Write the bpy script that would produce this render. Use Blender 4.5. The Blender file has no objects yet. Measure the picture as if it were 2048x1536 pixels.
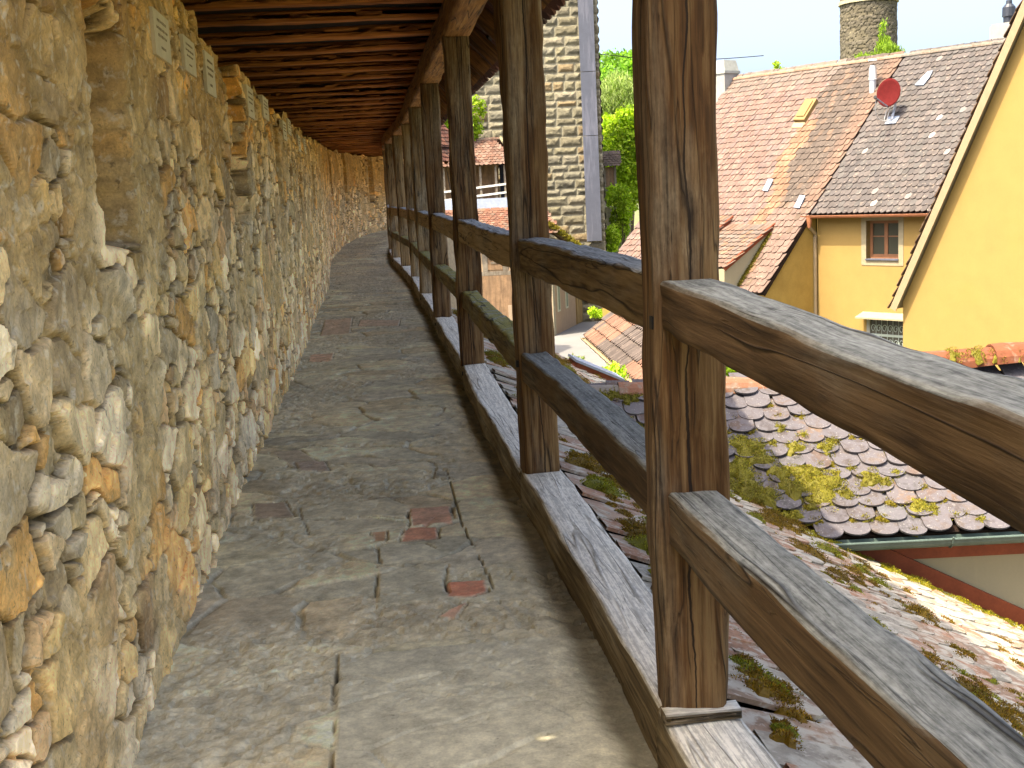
import bpy, math, random
import numpy as np
from mathutils import Vector, Matrix
random.seed(7); RS = np.random.RandomState(11)
SC = bpy.context.scene; COL = SC.collection
PI = math.pi
# ------------------------------------------------------------------ camera model
F = 2400.; PITCH = math.atan(383/2400); ROLL = math.radians(2.85); EYE = 1.45
_cp, _sp, _c, _s = math.cos(PITCH), math.sin(PITCH), math.cos(ROLL), math.sin(ROLL)
FW = np.array([0, _cp, -_sp]); _up = np.array([0, _sp, _cp]); _rt = np.array([1., 0, 0])
RT = _c*_rt - _s*_up; UP = _s*_rt + _c*_up; CAM = np.array([0, 0, EYE])
def ray(x, y): return RT*(x-1024)/F - UP*(y-768)/F + FW
def onz(x, y, z): d = ray(x, y); return CAM + d*((z-EYE)/d[2])
def ony(x, y, Y): d = ray(x, y); return CAM + d*(Y/d[1])
def onplane(x, y, p, n):
    d = ray(x, y); n = np.array(n, float); return CAM + d*(np.dot(np.array(p)-CAM, n)/np.dot(d, n))
V3 = lambda *a: np.array(a, float)
def unit(v): v = np.array(v, float); return v/np.linalg.norm(v)
# ------------------------------------------------------------------ noise
def _h(ix, iy, iz=0, seed=0):
    n = (ix.astype(np.int64)*374761393 + iy.astype(np.int64)*668265263 + np.asarray(iz).astype(np.int64)*1440662683 + seed*69069) & 0xffffffff
    n = ((n ^ (n >> 13))*1274126177) & 0xffffffff
    n = ((n ^ (n >> 16))*2246822519) & 0xffffffff
    return ((n ^ (n >> 15)) & 0xffffff)/float(0xffffff)
def vn3(x, y, z=0., seed=0):
    x, y, z = np.broadcast_arrays(np.asarray(x, float), np.asarray(y, float), np.asarray(z, float))
    fx, fy, fz = np.floor(x), np.floor(y), np.floor(z)
    ux, uy, uz = x-fx, y-fy, z-fz
    ux, uy, uz = [t*t*(3-2*t) for t in (ux, uy, uz)]
    r = 0
    for a in (0, 1):
        for b in (0, 1):
            for c in (0, 1):
                w = (ux if a else 1-ux)*(uy if b else 1-uy)*(uz if c else 1-uz)
                r = r + w*_h(fx+a, fy+b, fz+c, seed)
    return r
def fbm(x, y, z=0., o=4, seed=0):
    r, a, t = 0, .5, 0
    for k in range(o):
        r = r + a*vn3(np.asarray(x)*2**k, np.asarray(y)*2**k, np.asarray(z)*2**k, seed+k*17); t += a; a *= .5
    return r/t
def worley(x, y, seed=0, jit=.85):
    fx, fy = np.floor(x), np.floor(y)
    f1 = np.full(x.shape, 9.); f2 = f1.copy(); ci = np.zeros(x.shape); cj = ci.copy(); px = ci.copy(); py = ci.copy()
    for a in (-1, 0, 1):
        for b in (-1, 0, 1):
            cx, cy = fx+a, fy+b
            qx = cx+.5+(_h(cx, cy, 0, seed)-.5)*jit; qy = cy+.5+(_h(cx, cy, 1, seed)-.5)*jit
            d = np.hypot(x-qx, y-qy); near = d < f1
            f2 = np.where(near, f1, np.minimum(f2, d)); ci = np.where(near, cx, ci); cj = np.where(near, cy, cj)
            px = np.where(near, qx, px); py = np.where(near, qy, py); f1 = np.where(near, d, f1)
    return f1, f2-f1, ci, cj, x-px, y-py
def sst(a, b, x): t = np.clip((x-a)/(b-a), 0, 1); return t*t*(3-2*t)
# ------------------------------------------------------------------ mesh helpers
def mk(name, verts, faces, mat=None, parent=None, col=None, gco=None, smooth=False, loops=None):
    """faces: list of index lists, or an (n,k) int array, or (flat, sizes)."""
    verts = np.asarray(verts, np.float32).reshape(-1, 3)
    if isinstance(faces, tuple): flat, sizes = faces
    elif isinstance(faces, np.ndarray): flat = faces.ravel(); sizes = np.full(len(faces), faces.shape[1])
    else:
        flat = np.array([i for f in faces for i in f]); sizes = np.array([len(f) for f in faces])
    me = bpy.data.meshes.new(name)
    me.vertices.add(len(verts)); me.vertices.foreach_set('co', verts.ravel())
    me.loops.add(len(flat)); me.loops.foreach_set('vertex_index', np.asarray(flat, np.int32))
    me.polygons.add(len(sizes))
    st = np.concatenate([[0], np.cumsum(sizes)[:-1]]).astype(np.int32)
    me.polygons.foreach_set('loop_start', st); me.polygons.foreach_set('loop_total', np.asarray(sizes, np.int32))
    me.polygons.foreach_set('use_smooth', np.full(len(sizes), bool(smooth)))
    me.update(calc_edges=True)
    if col is not None:
        c = np.ones((len(verts), 4), np.float32); c[:, :3] = col
        at = me.attributes.new('col', 'FLOAT_COLOR', 'POINT'); at.data.foreach_set('color', c.ravel())
    if gco is not None:
        at = me.attributes.new('gco', 'FLOAT_VECTOR', 'POINT'); at.data.foreach_set('vector', np.asarray(gco, np.float32).ravel())
    if mat: me.materials.append(mat)
    o = bpy.data.objects.new(name, me); COL.objects.link(o)
    if parent is not None: adopt(o, parent)
    return o
def world_loc(p):
    v = Vector((0, 0, 0))
    while p is not None: v += p.location; p = p.parent
    return v
def adopt(o, p): o.parent = p; o.location = -world_loc(p)
def tag(o, label, cat, group=None, kind=None):
    if label: o['label'] = label
    if cat: o['category'] = cat
    if group: o['group'] = group
    if kind: o['kind'] = kind
    return o
def thing(name, label, cat, loc, group=None):
    o = bpy.data.objects.new(name, None); COL.objects.link(o); o.location = Vector([float(t) for t in loc]); o.empty_display_size = .2
    return tag(o, label, cat, group)
class MB:
    def __init__(s): s.v = []; s.f = []; s.c = []; s.cc = None
    def add(s, v, f, c=None):
        n = len(s.v); s.v += [tuple(map(float, p)) for p in v]; s.f += [[i+n for i in q] for q in f]
        s.c += [c if c is not None else (.5, .5, .5)]*len(v)
    def box(s, p, X, Y, Z, c=None):          # centre, half-vectors
        p, X, Y, Z = [np.array(t, float) for t in (p, X, Y, Z)]
        vs = [p+a*X+b*Y+d*Z for a in (-1, 1) for b in (-1, 1) for d in (-1, 1)]
        fs = [[0, 1, 3, 2], [4, 6, 7, 5], [0, 4, 5, 1], [2, 3, 7, 6], [0, 2, 6, 4], [1, 5, 7, 3]]
        if np.dot(np.cross(X, Y), Z) < 0: fs = [q[::-1] for q in fs]
        s.add(vs, fs, c)
    def bar(s, a, b, w, h, up=(0, 0, 1), c=None):
        a, b = np.array(a, float), np.array(b, float); t = unit(b-a); up = np.array(up, float)
        S = unit(np.cross(t, up)); U = np.cross(S, t); s.box((a+b)/2, (b-a)/2, S*w/2, U*h/2, c)
    def prism(s, poly, ext, c=None):         # polygon (3d list) extruded by vector
        poly = [np.array(p, float) for p in poly]; ext = np.array(ext, float); n = len(poly)
        nr = sum(np.cross(poly[i]-poly[0], poly[(i+1) % n]-poly[0]) for i in range(n))
        if np.dot(nr, ext) > 0: poly = poly[::-1]
        s.add(poly+[p+ext for p in poly], [list(range(n)), list(range(2*n-1, n-1, -1))]+[[i, i+n, (i+1) % n+n, (i+1) % n] for i in range(n)], c)
    def tube(s, pts, r, k=8, c=None, close=True):
        pts = [np.array(p, float) for p in pts]; R = r if hasattr(r, '__len__') else [r]*len(pts); vs = []
        for i, p in enumerate(pts):
            t = unit(pts[min(i+1, len(pts)-1)]-pts[max(i-1, 0)]); a = np.cross(t, V3(0, 0, 1) if abs(t[2]) < .9 else V3(1, 0, 0)); a = unit(a); b = np.cross(t, a)
            vs += [p+R[i]*(math.cos(2*PI*j/k)*a+math.sin(2*PI*j/k)*b) for j in range(k)]
        fs = [[i*k+j, i*k+(j+1) % k, (i+1)*k+(j+1) % k, (i+1)*k+j] for i in range(len(pts)-1) for j in range(k)]
        if close: fs += [list(range(k))[::-1], [(len(pts)-1)*k+j for j in range(k)]]
        s.add(vs, fs, c)
    def build(s, name, mat, parent=None, smooth=False, col=True):
        return mk(name, s.v, s.f, mat, parent, col=np.array(s.c) if col else None, smooth=smooth)
def grid_faces(n, m):
    i = np.arange(n-1)[:, None]*m + np.arange(m-1)[None]
    return np.stack([i, i+m, i+m+1, i+1], -1).reshape(-1, 4)
# ------------------------------------------------------------------ materials
def new_mat(name):
    m = bpy.data.materials.new(name); m.use_nodes = True; nt = m.node_tree; nt.nodes.clear()
    out = nt.nodes.new('ShaderNodeOutputMaterial'); b = nt.nodes.new('ShaderNodeBsdfPrincipled')
    nt.links.new(b.outputs[0], out.inputs[0]); return m, nt, b
class NT:
    def __init__(s, nt): s.nt = nt
    def n(s, t, **k):
        x = s.nt.nodes.new(t)
        for a, b in k.items(): setattr(x, a, b)
        return x
    def l(s, a, b): s.nt.links.new(a, b)
    def val(s, inp, v):
        if hasattr(v, 'is_output'): s.l(v, inp)
        elif v is not None: inp.default_value = v
    def math(s, op, a, b=None, c=None, clamp=False):
        x = s.n('ShaderNodeMath', operation=op, use_clamp=clamp)
        for i, v in enumerate((a, b, c)): s.val(x.inputs[i], v)
        return x.outputs[0]
    def noise(s, vec, scale, detail=4, rough=.55, dist=0., d='3D'):
        x = s.n('ShaderNodeTexNoise'); x.inputs['Scale'].default_value = scale; x.inputs['Detail'].default_value = detail
        x.inputs['Roughness'].default_value = rough; x.inputs['Distortion'].default_value = dist
        if vec is not None: s.l(vec, x.inputs['Vector'])
        return x.outputs['Fac']
    def mapping(s, vec, sc, rot=(0, 0, 0)):
        x = s.n('ShaderNodeMapping'); x.inputs['Scale'].default_value = sc; x.inputs['Rotation'].default_value = rot; s.l(vec, x.inputs['Vector']); return x.outputs[0]
    def ramp(s, fac, stops):
        x = s.n('ShaderNodeValToRGB'); e = x.color_ramp.elements
        while len(e) < len(stops): e.new(.5)
        for q, (p, c) in zip(e, stops): q.position = p; q.color = (c if len(c) == 4 else (*c, 1)) if hasattr(c, '__len__') else (c, c, c, 1)
        s.l(fac, x.inputs[0]); return x.outputs[0]
    def mix(s, fac, a, b, mode='MIX'):
        x = s.n('ShaderNodeMix', data_type='RGBA', blend_type=mode, clamp_factor=True)
        s.val(x.inputs[0], fac)
        for i, v in ((6, a), (7, b)):
            if hasattr(v, 'is_output'): s.l(v, x.inputs[i])
            else: x.inputs[i].default_value = (*v, 1) if len(v) == 3 else v
        return x.outputs[2]
    def attr(s, name): return s.n('ShaderNodeAttribute', attribute_name=name)
    def bump(s, h, st, dist, nrm=None):
        x = s.n('ShaderNodeBump'); x.inputs['Strength'].default_value = st; x.inputs['Distance'].default_value = dist
        s.l(h, x.inputs['Height'])
        if nrm is not None: s.l(nrm, x.inputs['Normal'])
        return x.outputs[0]
def vmat(name, color=None, scale=6., lo=.7, hi=1.3, bump=.3, bd=.01, rough=.9, fine=None, lichen=None, stain=None, spec=.25, streak=None):
    """surface with an own colour (attribute col or constant) broken up by noise at two scales"""
    m, nt, b = new_mat(name); N = NT(nt)
    pos = N.n('ShaderNodeNewGeometry').outputs['Position']
    base = N.attr('col').outputs['Color'] if color is None else None
    n1 = N.noise(pos, scale, 6, .6); n2 = N.noise(pos, fine or scale*7, 5, .65)
    f = N.math('ADD', N.math('MULTIPLY', n1, .6), N.math('MULTIPLY', n2, .4))
    g = N.ramp(f, [(.3, lo), (.7, hi)])
    c = N.mix(1., base if base is not None else color, g, 'MULTIPLY')
    if stain:
        sc, col, t0, t1, amt = stain
        k = N.ramp(N.noise(pos, sc, 5, .65), [(t0, 0.), (t1, 1.)]); c = N.mix(N.math('MULTIPLY', k, amt), c, col)
    if streak:
        sc, col, t0, t1, amt = streak
        k = N.ramp(N.noise(N.mapping(pos, (1, 1, .12)), sc, 5, .6), [(t0, 0.), (t1, 1.)]); c = N.mix(N.math('MULTIPLY', k, amt), c, col)
    for L in (lichen or []):
        sc, col, t0, t1, amt = L
        k = N.ramp(N.noise(pos, sc, 4, .6, .3), [(t0, 0.), (t1, 1.)]); c = N.mix(N.math('MULTIPLY', k, amt), c, col)
    N.l(c, b.inputs['Base Color']); b.inputs['Roughness'].default_value = rough; b.inputs['Specular IOR Level'].default_value = spec
    if bump: N.l(N.bump(f, bump, bd), b.inputs['Normal'])
    return m
def wood(name, dark, mid, light, grey=(.3, .31, .31), gc=1., up=.9, side=.15, moss=0., crack=1., bc=1., check=0.):
    m, nt, b = new_mat(name); N = NT(nt)
    g = N.attr('gco').outputs['Vector']; geo = N.n('ShaderNodeNewGeometry')
    rings = N.noise(N.mapping(g, (.55, 9, 9)), 1., 3, .5, 1.2)
    rings = N.math('PINGPONG', N.math('MULTIPLY', rings, 9.), 1.)
    fib = N.noise(N.mapping(g, (2.2, 70, 70)), 1., 5, .7)
    fib2 = N.noise(N.mapping(g, (7, 190, 190)), 1., 4, .7)
    big = N.noise(N.mapping(g, (.9, 4.5, 4.5)), 1., 4, .6)
    f = N.math('ADD', N.math('ADD', N.math('MULTIPLY', rings, .14), N.math('MULTIPLY', fib, .5)), N.math('ADD', N.math('MULTIPLY', big, .3), N.math('MULTIPLY', fib2, .16)))
    c = N.ramp(f, [(.53-.13*bc, dark), (.53, mid), (.53+.14*bc, light)])
    nz = N.n('ShaderNodeSeparateXYZ'); N.l(geo.outputs['True Normal'], nz.inputs[0])
    wn = N.noise(N.mapping(g, (1.6, 6, 6)), 1., 5, .6)
    spk = N.noise(N.mapping(g, (30, 85, 85)), 1., 3, .7); gr = N.mix(1., grey, N.ramp(N.math('ADD', N.math('MULTIPLY', fib, .45), N.math('ADD', N.math('MULTIPLY', fib2, .25), N.math('MULTIPLY', spk, .3))), [(.5-.12*gc, 1-.78*gc), (.5, 1-.15*gc), (.5+.12*gc, 1+.5*gc)]), 'MULTIPLY')
    ku = N.math('MULTIPLY', N.ramp(nz.outputs['Z'], [(.45, 0.), (.8, 1.)]), up)
    ks = N.math('MULTIPLY', N.ramp(wn, [(.48, 0.), (.68, 1.)]), side)
    c = N.mix(N.math('MAXIMUM', ku, ks), c, gr)
    if moss:
        km = N.ramp(N.noise(geo.outputs['Position'], 9., 6, .7), [(.36, 0.), (.52, 1.)])
        kz = N.ramp(nz.outputs['Z'], [(.0, .03), (.7, 1.)])
        mc = N.ramp(N.noise(geo.outputs['Position'], 60., 3, .6), [(.3, (.09, .085, .015)), (.7, (.36, .31, .07))])
        c = N.mix(N.math('MULTIPLY', N.math('MULTIPLY', km, kz), moss), c, mc)
    cr = N.noise(N.mapping(g, (.5, 10, 10)), 1., 2, .5, .35)
    ck = N.math('ABSOLUTE', N.math('SUBTRACT', cr, .5))
    gate = N.ramp(N.noise(N.mapping(g, (.8, 3, 3)), 1., 2), [(.42, 0.), (.48, 1.)])
    crk = N.math('MULTIPLY', N.ramp(ck, [(.0, 1.), (.017, 0.)]), gate)
    cr2 = N.noise(N.mapping(g, (1.1, 26, 26)), 1., 2, .5, .3); crk = N.math('MAXIMUM', crk, N.math('MULTIPLY', N.ramp(N.math('ABSOLUTE', N.math('SUBTRACT', cr2, .5)), [(.0, .8), (.014, 0.)]), N.ramp(N.noise(N.mapping(g, (1.3, 5, 5)), 1., 2), [(.52, 0.), (.58, 1.)])))
    crk = N.math('MULTIPLY', crk, crack)
    if check:                       # one long drying split up the middle of each face
        sx = N.n('ShaderNodeSeparateXYZ'); N.l(N.attr('col').outputs['Vector'], sx.inputs[0]); gz = N.n('ShaderNodeSeparateXYZ'); N.l(g, gz.inputs[0])
        cx = N.n('ShaderNodeCombineXYZ'); N.l(gz.outputs[0], cx.inputs[0]); w1 = N.math('ADD', N.math('MULTIPLY', N.math('SUBTRACT', N.noise(cx.outputs[0], .9, 2), .5), 1.1), N.math('MULTIPLY', N.math('SUBTRACT', N.noise(cx.outputs[0], 14., 3), .5), .10))
        gt = N.ramp(N.noise(cx.outputs[0], .55, 2), [(.36, 0.), (.46, 1.)]); wd = N.math('MULTIPLY_ADD', N.noise(cx.outputs[0], 3., 2), .07, -.004)
        def line(p, q):
            d = N.math('ABSOLUTE', N.math('SUBTRACT', p, w1)); on = N.math('GREATER_THAN', N.math('ABSOLUTE', q), .86)
            return N.math('MULTIPLY', N.math('LESS_THAN', d, wd), on)
        ln = N.math('MULTIPLY', N.math('MAXIMUM', line(sx.outputs[1], sx.outputs[2]), line(sx.outputs[2], sx.outputs[1])), gt)
        crk = N.math('MAXIMUM', crk, N.math('MULTIPLY', ln, check))
    c = N.mix(N.math('MULTIPLY', crk, .9), c, (.010, .006, .004))
    N.l(c, b.inputs['Base Color']); b.inputs['Roughness'].default_value = .82; b.inputs['Specular IOR Level'].default_value = .25
    h = N.math('SUBTRACT', f, N.math('MULTIPLY', crk, 1.5))
    N.l(N.bump(h, .55, .008), b.inputs['Normal'])
    return m
def plain(name, color, rough=.6, metal=0., bump=0., var=.15):
    m, nt, b = new_mat(name); N = NT(nt)
    pos = N.n('ShaderNodeNewGeometry').outputs['Position']; n1 = N.noise(pos, 9., 5, .65)
    N.l(N.mix(1., color, N.ramp(n1, [(.3, 1-var), (.7, 1+var)]), 'MULTIPLY'), b.inputs['Base Color'])
    b.inputs['Roughness'].default_value = rough; b.inputs['Metallic'].default_value = metal
    if bump: N.l(N.bump(n1, bump, .01), b.inputs['Normal'])
    return m
def leafmat(name, trans=.45):
    m, nt, b = new_mat(name); N = NT(nt)
    c = N.attr('col').outputs['Color']; out = nt.nodes['Material Output']
    N.l(c, b.inputs['Base Color']); b.inputs['Roughness'].default_value = .6; b.inputs['Specular IOR Level'].default_value = .2
    t = N.n('ShaderNodeBsdfTranslucent'); N.l(N.mix(1., c, (1.25, 1.3, .7), 'MULTIPLY'), t.inputs[0])
    mx = N.n('ShaderNodeMixShader'); mx.inputs[0].default_value = trans
    N.l(b.outputs[0], mx.inputs[1]); N.l(t.outputs[0], mx.inputs[2]); N.l(mx.outputs[0], out.inputs[0]); return m
def glassmat(name, col):
    m, nt, b = new_mat(name); b.inputs['Base Color'].default_value = (*col, 1); b.inputs['Roughness'].default_value = .06; b.inputs['Specular IOR Level'].default_value = .8
    return m
M = {}
M['rubble'] = vmat('rubble_stone', None, 16., .5, 1.5, .9, .010, .95, fine=110., stain=(2.2, (.30, .20, .07), .5, .78, .35), lichen=[(22., (.78, .70, .52), .56, .68, .5), (30., (.09, .062, .03), .61, .70, .6), (95., (.10, .07, .035), .61, .70, .5)])
M['paving'] = vmat('paving_stone', None, 9., .6, 1.4, .7, .008, .9, fine=110., stain=(1.7, (.30, .27, .2), .5, .75, .35), lichen=[(55., (.5, .47, .38), .66, .74, .35), (30., (.07, .06, .045), .66, .76, .5)])
M['post'] = wood('oak_post', (.024, .010, .003), (.10, .046, .015), (.20, .118, .05), side=.55, grey=(.235, .185, .12), up=.5, check=1.)
M['postlit'] = wood('lit_far_post', (.045, .022, .009), (.19, .115, .05), (.31, .21, .11), side=.75, grey=(.36, .305, .22), up=.5, check=1.)  # paler post wood for the far posts: brighter light painted into the colour
M['rail'] = wood('oak_rail', (.028, .015, .006), (.082, .047, .020), (.15, .092, .044), gc=.85, grey=(.20, .205, .18), up=1., side=.25)
M['railmoss'] = wood('mossy_rail', (.05, .032, .011), (.12, .078, .03), (.2, .14, .06), grey=(.25, .26, .21), up=1., side=.3, moss=1.)
M['railtan'] = wood('tan_oak_rail', (.12, .075, .035), (.29, .195, .10), (.42, .30, .165), gc=.6, grey=(.42, .42, .39), up=1., side=.15, bc=1.2)  # lighter oak for the far rails, paled further to stand in for light
M['railmid'] = wood('oak_rail_brown', (.05, .03, .013), (.15, .095, .042), (.25, .17, .085), gc=.7, grey=(.33, .33, .30), up=1., side=.2)
M['sill'] = wood('oak_sill', (.06, .04, .02), (.16, .115, .06), (.28, .21, .12), gc=.38, grey=(.60, .565, .475), up=1., side=.3, crack=.6)
M['joist'] = wood('dark_joist', (.07, .02, .006), (.33, .105, .024), (.64, .25, .06), side=.0, up=0., crack=.6, bc=1.7)
M['rafter'] = wood('dark_rafter', (.025, .009, .003), (.075, .028, .008), (.14, .055, .016), side=0., up=0.)
M['plate'] = wood('oak_plate', (.06, .024, .006), (.22, .095, .025), (.36, .18, .055), side=.1, up=.3)
M['board'] = vmat('dark_board', (.014, .006, .003), 8., .6, 1.4, .3)
M['iron'] = plain('black_iron', (.012, .011, .011), .6, .4)
TILE_L = [(11., (.40, .37, .30), .48, .59, .8), (48., (.42, .39, .33), .58, .66, .7), (30., (.10, .075, .05), .58, .68, .6)]
M['tile_near'] = vmat('mossy_clay_tile', None, 9., .28, .64, .6, .006, .85, fine=70., lichen=TILE_L)
M['tile_b'] = vmat('lichen_clay_tile', None, 12., .13, .33, .6, .005, .8, fine=80., lichen=[(15., (.095, .088, .097), .38, .52, .85), (70., (.25, .24, .22), .6, .68, .6), (40., (.08, .065, .06), .6, .72, .5)])
M['tile_far'] = vmat('clay_tile', None, 2.2, .2, .38, .4, .01, .85, fine=22., lichen=[(9., (.34, .27, .21), .58, .72, .4)])
M['moss'] = leafmat('moss', .25); M['leaf'] = leafmat('leaf', .5)
M['bark'] = vmat('bark', (.09, .065, .045), 8., .6, 1.4, .6)
M['yellow'] = vmat('yellow_plaster', (0.27398, 0.1786, 0.059), 2.2, .90, 1.08, .25, .004, .92, fine=40., streak=(2.6, (.21, .14, .05), .56, .8, .3), stain=(.9, (.29, .185, .045), .55, .8, .25))
M['yellow_old'] = vmat('stained_yellow_plaster', (0.307, 0.204, 0.057), 2.5, .8, 1.12, .25, .004, .92, fine=40., stain=(1.3, (.2, .12, .03), .5, .75, .55))
M['cream'] = vmat('cream_plaster', (0.277, 0.245, 0.159), 2.5, .93, 1.06, .25, .003, .92, fine=60., streak=(5., (.42, .36, .22), .58, .8, .3))
M['white'] = vmat('white_plaster', (0.266, 0.266, 0.248), 5., .8, 1.1, .25, streak=(4., (.2, .21, .17), .52, .72, .6))
M['redwood'] = vmat('red_painted_board', (.20, .045, .018), 9., .7, 1.2, .2, .004, .6)
M['gutter'] = vmat('painted_gutter', (.07, .10, .085), 9., .7, 1.3, .1, .004, .45)
M['copper'] = vmat('copper_gutter', (.30, .12, .06), 6., .8, 1.2, .1, .004, .5)
M['beige'] = vmat('beige_paint', (0.26, 0.195, 0.118), 5., .85, 1.1, .15)
M['sandstone'] = vmat('sandstone_frame', (0.271, 0.23, 0.148), 8., .8, 1.15, .3)
M['brownframe'] = vmat('brown_window_frame', (.22, .10, .05), 9., .8, 1.2, .15, rough=.5)
M['glass'] = glassmat('window_glass', (.05, .05, .035))
M['dark'] = plain('dark_void', (.01, .01, .012), .9)
M['zinc'] = plain('zinc_sheet', (.42, .45, .48), .45, .6, 0., .1)
M['palesheet'] = plain('pale_sheet', (.21, .25, .31), .5, .1)
M['whitemetal'] = plain('white_metal', (0.443, 0.443, 0.431), .4)
M['dishred'] = plain('dark_red_paint', (.075, .009, .009), .9); M['dishred'].node_tree.nodes['Principled BSDF'].inputs['Specular IOR Level'].default_value = .05
M['block'] = vmat('hewn_stone', None, 5., .20, .42, .6, .03, .95, fine=26., lichen=[(7., (.55, .5, .3), .6, .75, .3), (18., (.14, .12, .07), .62, .75, .5)])
M['lead'] = vmat('grey_board', (.080, .088, .112), 3., .85, 1.12, .2, streak=(5., (.2, .2, .24), .5, .7, .5))
M['timber'] = vmat('grey_timber', (.20, .17, .13), 6., .6, 1.35, .4, streak=(10., (.08, .06, .04), .45, .65, .7))
M['plank'] = vmat('brown_planks', (.26, .16, .09), 6., .6, 1.3, .4, streak=(9., (.12, .08, .05), .42, .62, .7))
M['pink'] = vmat('pinkish_plaster', (0.366, 0.254, 0.159), 3., .85, 1.1, .2, streak=(3., (.45, .33, .2), .5, .8, .4))
M['wallgrey'] = vmat('grey_rubble', (.33, .29, .2), 5., .6, 1.35, .6, .03)
M['asphalt'] = vmat('street', (0.148, 0.148, 0.144), 1.2, .85, 1.12, .15, fine=30.)
M['cobble'] = vmat('cobble', (0.195, 0.183, 0.153), 5., .6, 1.3, .6, .03)
M['ground'] = vmat('earth', (.11, .12, .05), .6, .6, 1.4, .3)
M['plaque'] = vmat('pale_stone_plaque', (.62, .52, .33), 14., .85, 1.12, .25)
M['plaqueink'] = plain('engraved_letters', (.27, .19, .10), .9)
M['clay'] = vmat('clay_ridge', None, 8., .34, .62, .5, .01, .85, fine=50., lichen=[(14., (.17, .16, .13), .5, .66, .7), (45., (.34, .32, .28), .62, .7, .5)])
# ------------------------------------------------------------------ the path of the walkway (railing line)
RP = np.array([(1.19, -4), (.80, -.55), (.414, 2.878), (.108, 5.563), (-.293, 9.308), (-.715, 13.05), (-1.10, 16.39), (-1.49, 19.94), (-1.95, 23.4), (-2.42, 26.7), (-2.80, 30.1), (-2.98, 33.6), (-2.80, 37.1), (-2.1, 40.4), (-.9, 43.6)])
def _dense():
    pts = []; P = np.vstack([2*RP[0]-RP[1], RP, 2*RP[-1]-RP[-2]])
    for i in range(1, len(P)-2):
        for t in np.linspace(0, 1, 40, endpoint=False):
            a, b, c, d = P[i-1], P[i], P[i+1], P[i+2]
            pts.append(.5*((2*b)+(c-a)*t+(2*a-5*b+4*c-d)*t*t+(3*b-a-3*c+d)*t**3))
    return np.array(pts)
DP = _dense(); 
for _ in range(30): DP[1:-1] = (DP[:-2]+2*DP[1:-1]+DP[2:])/4
DS = np.concatenate([[0], np.cumsum(np.hypot(*np.diff(DP, axis=0).T))])
DT = np.gradient(DP, DS, axis=0); DT /= np.linalg.norm(DT, axis=1)[:, None]
def path(s, off=0.):
    """point at arc length s, off metres to the LEFT of the railing line; also the unit tangent"""
    s = np.asarray(s, float); x = np.interp(s, DS, DP[:, 0]); y = np.interp(s, DS, DP[:, 1]); tx = np.interp(s, DS, DT[:, 0]); ty = np.interp(s, DS, DT[:, 1])
    return x-ty*off, y+tx*off, tx, ty
def s_of_y(y): return float(np.interp(y, DP[:, 1], DS))
def pt(s, off, z): x, y, _, _ = path(s, off); return V3(x, y, z)
def floor_z(s): return .45*sst(31., 45., np.asarray(s, float))
WOFF = 1.47
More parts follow.
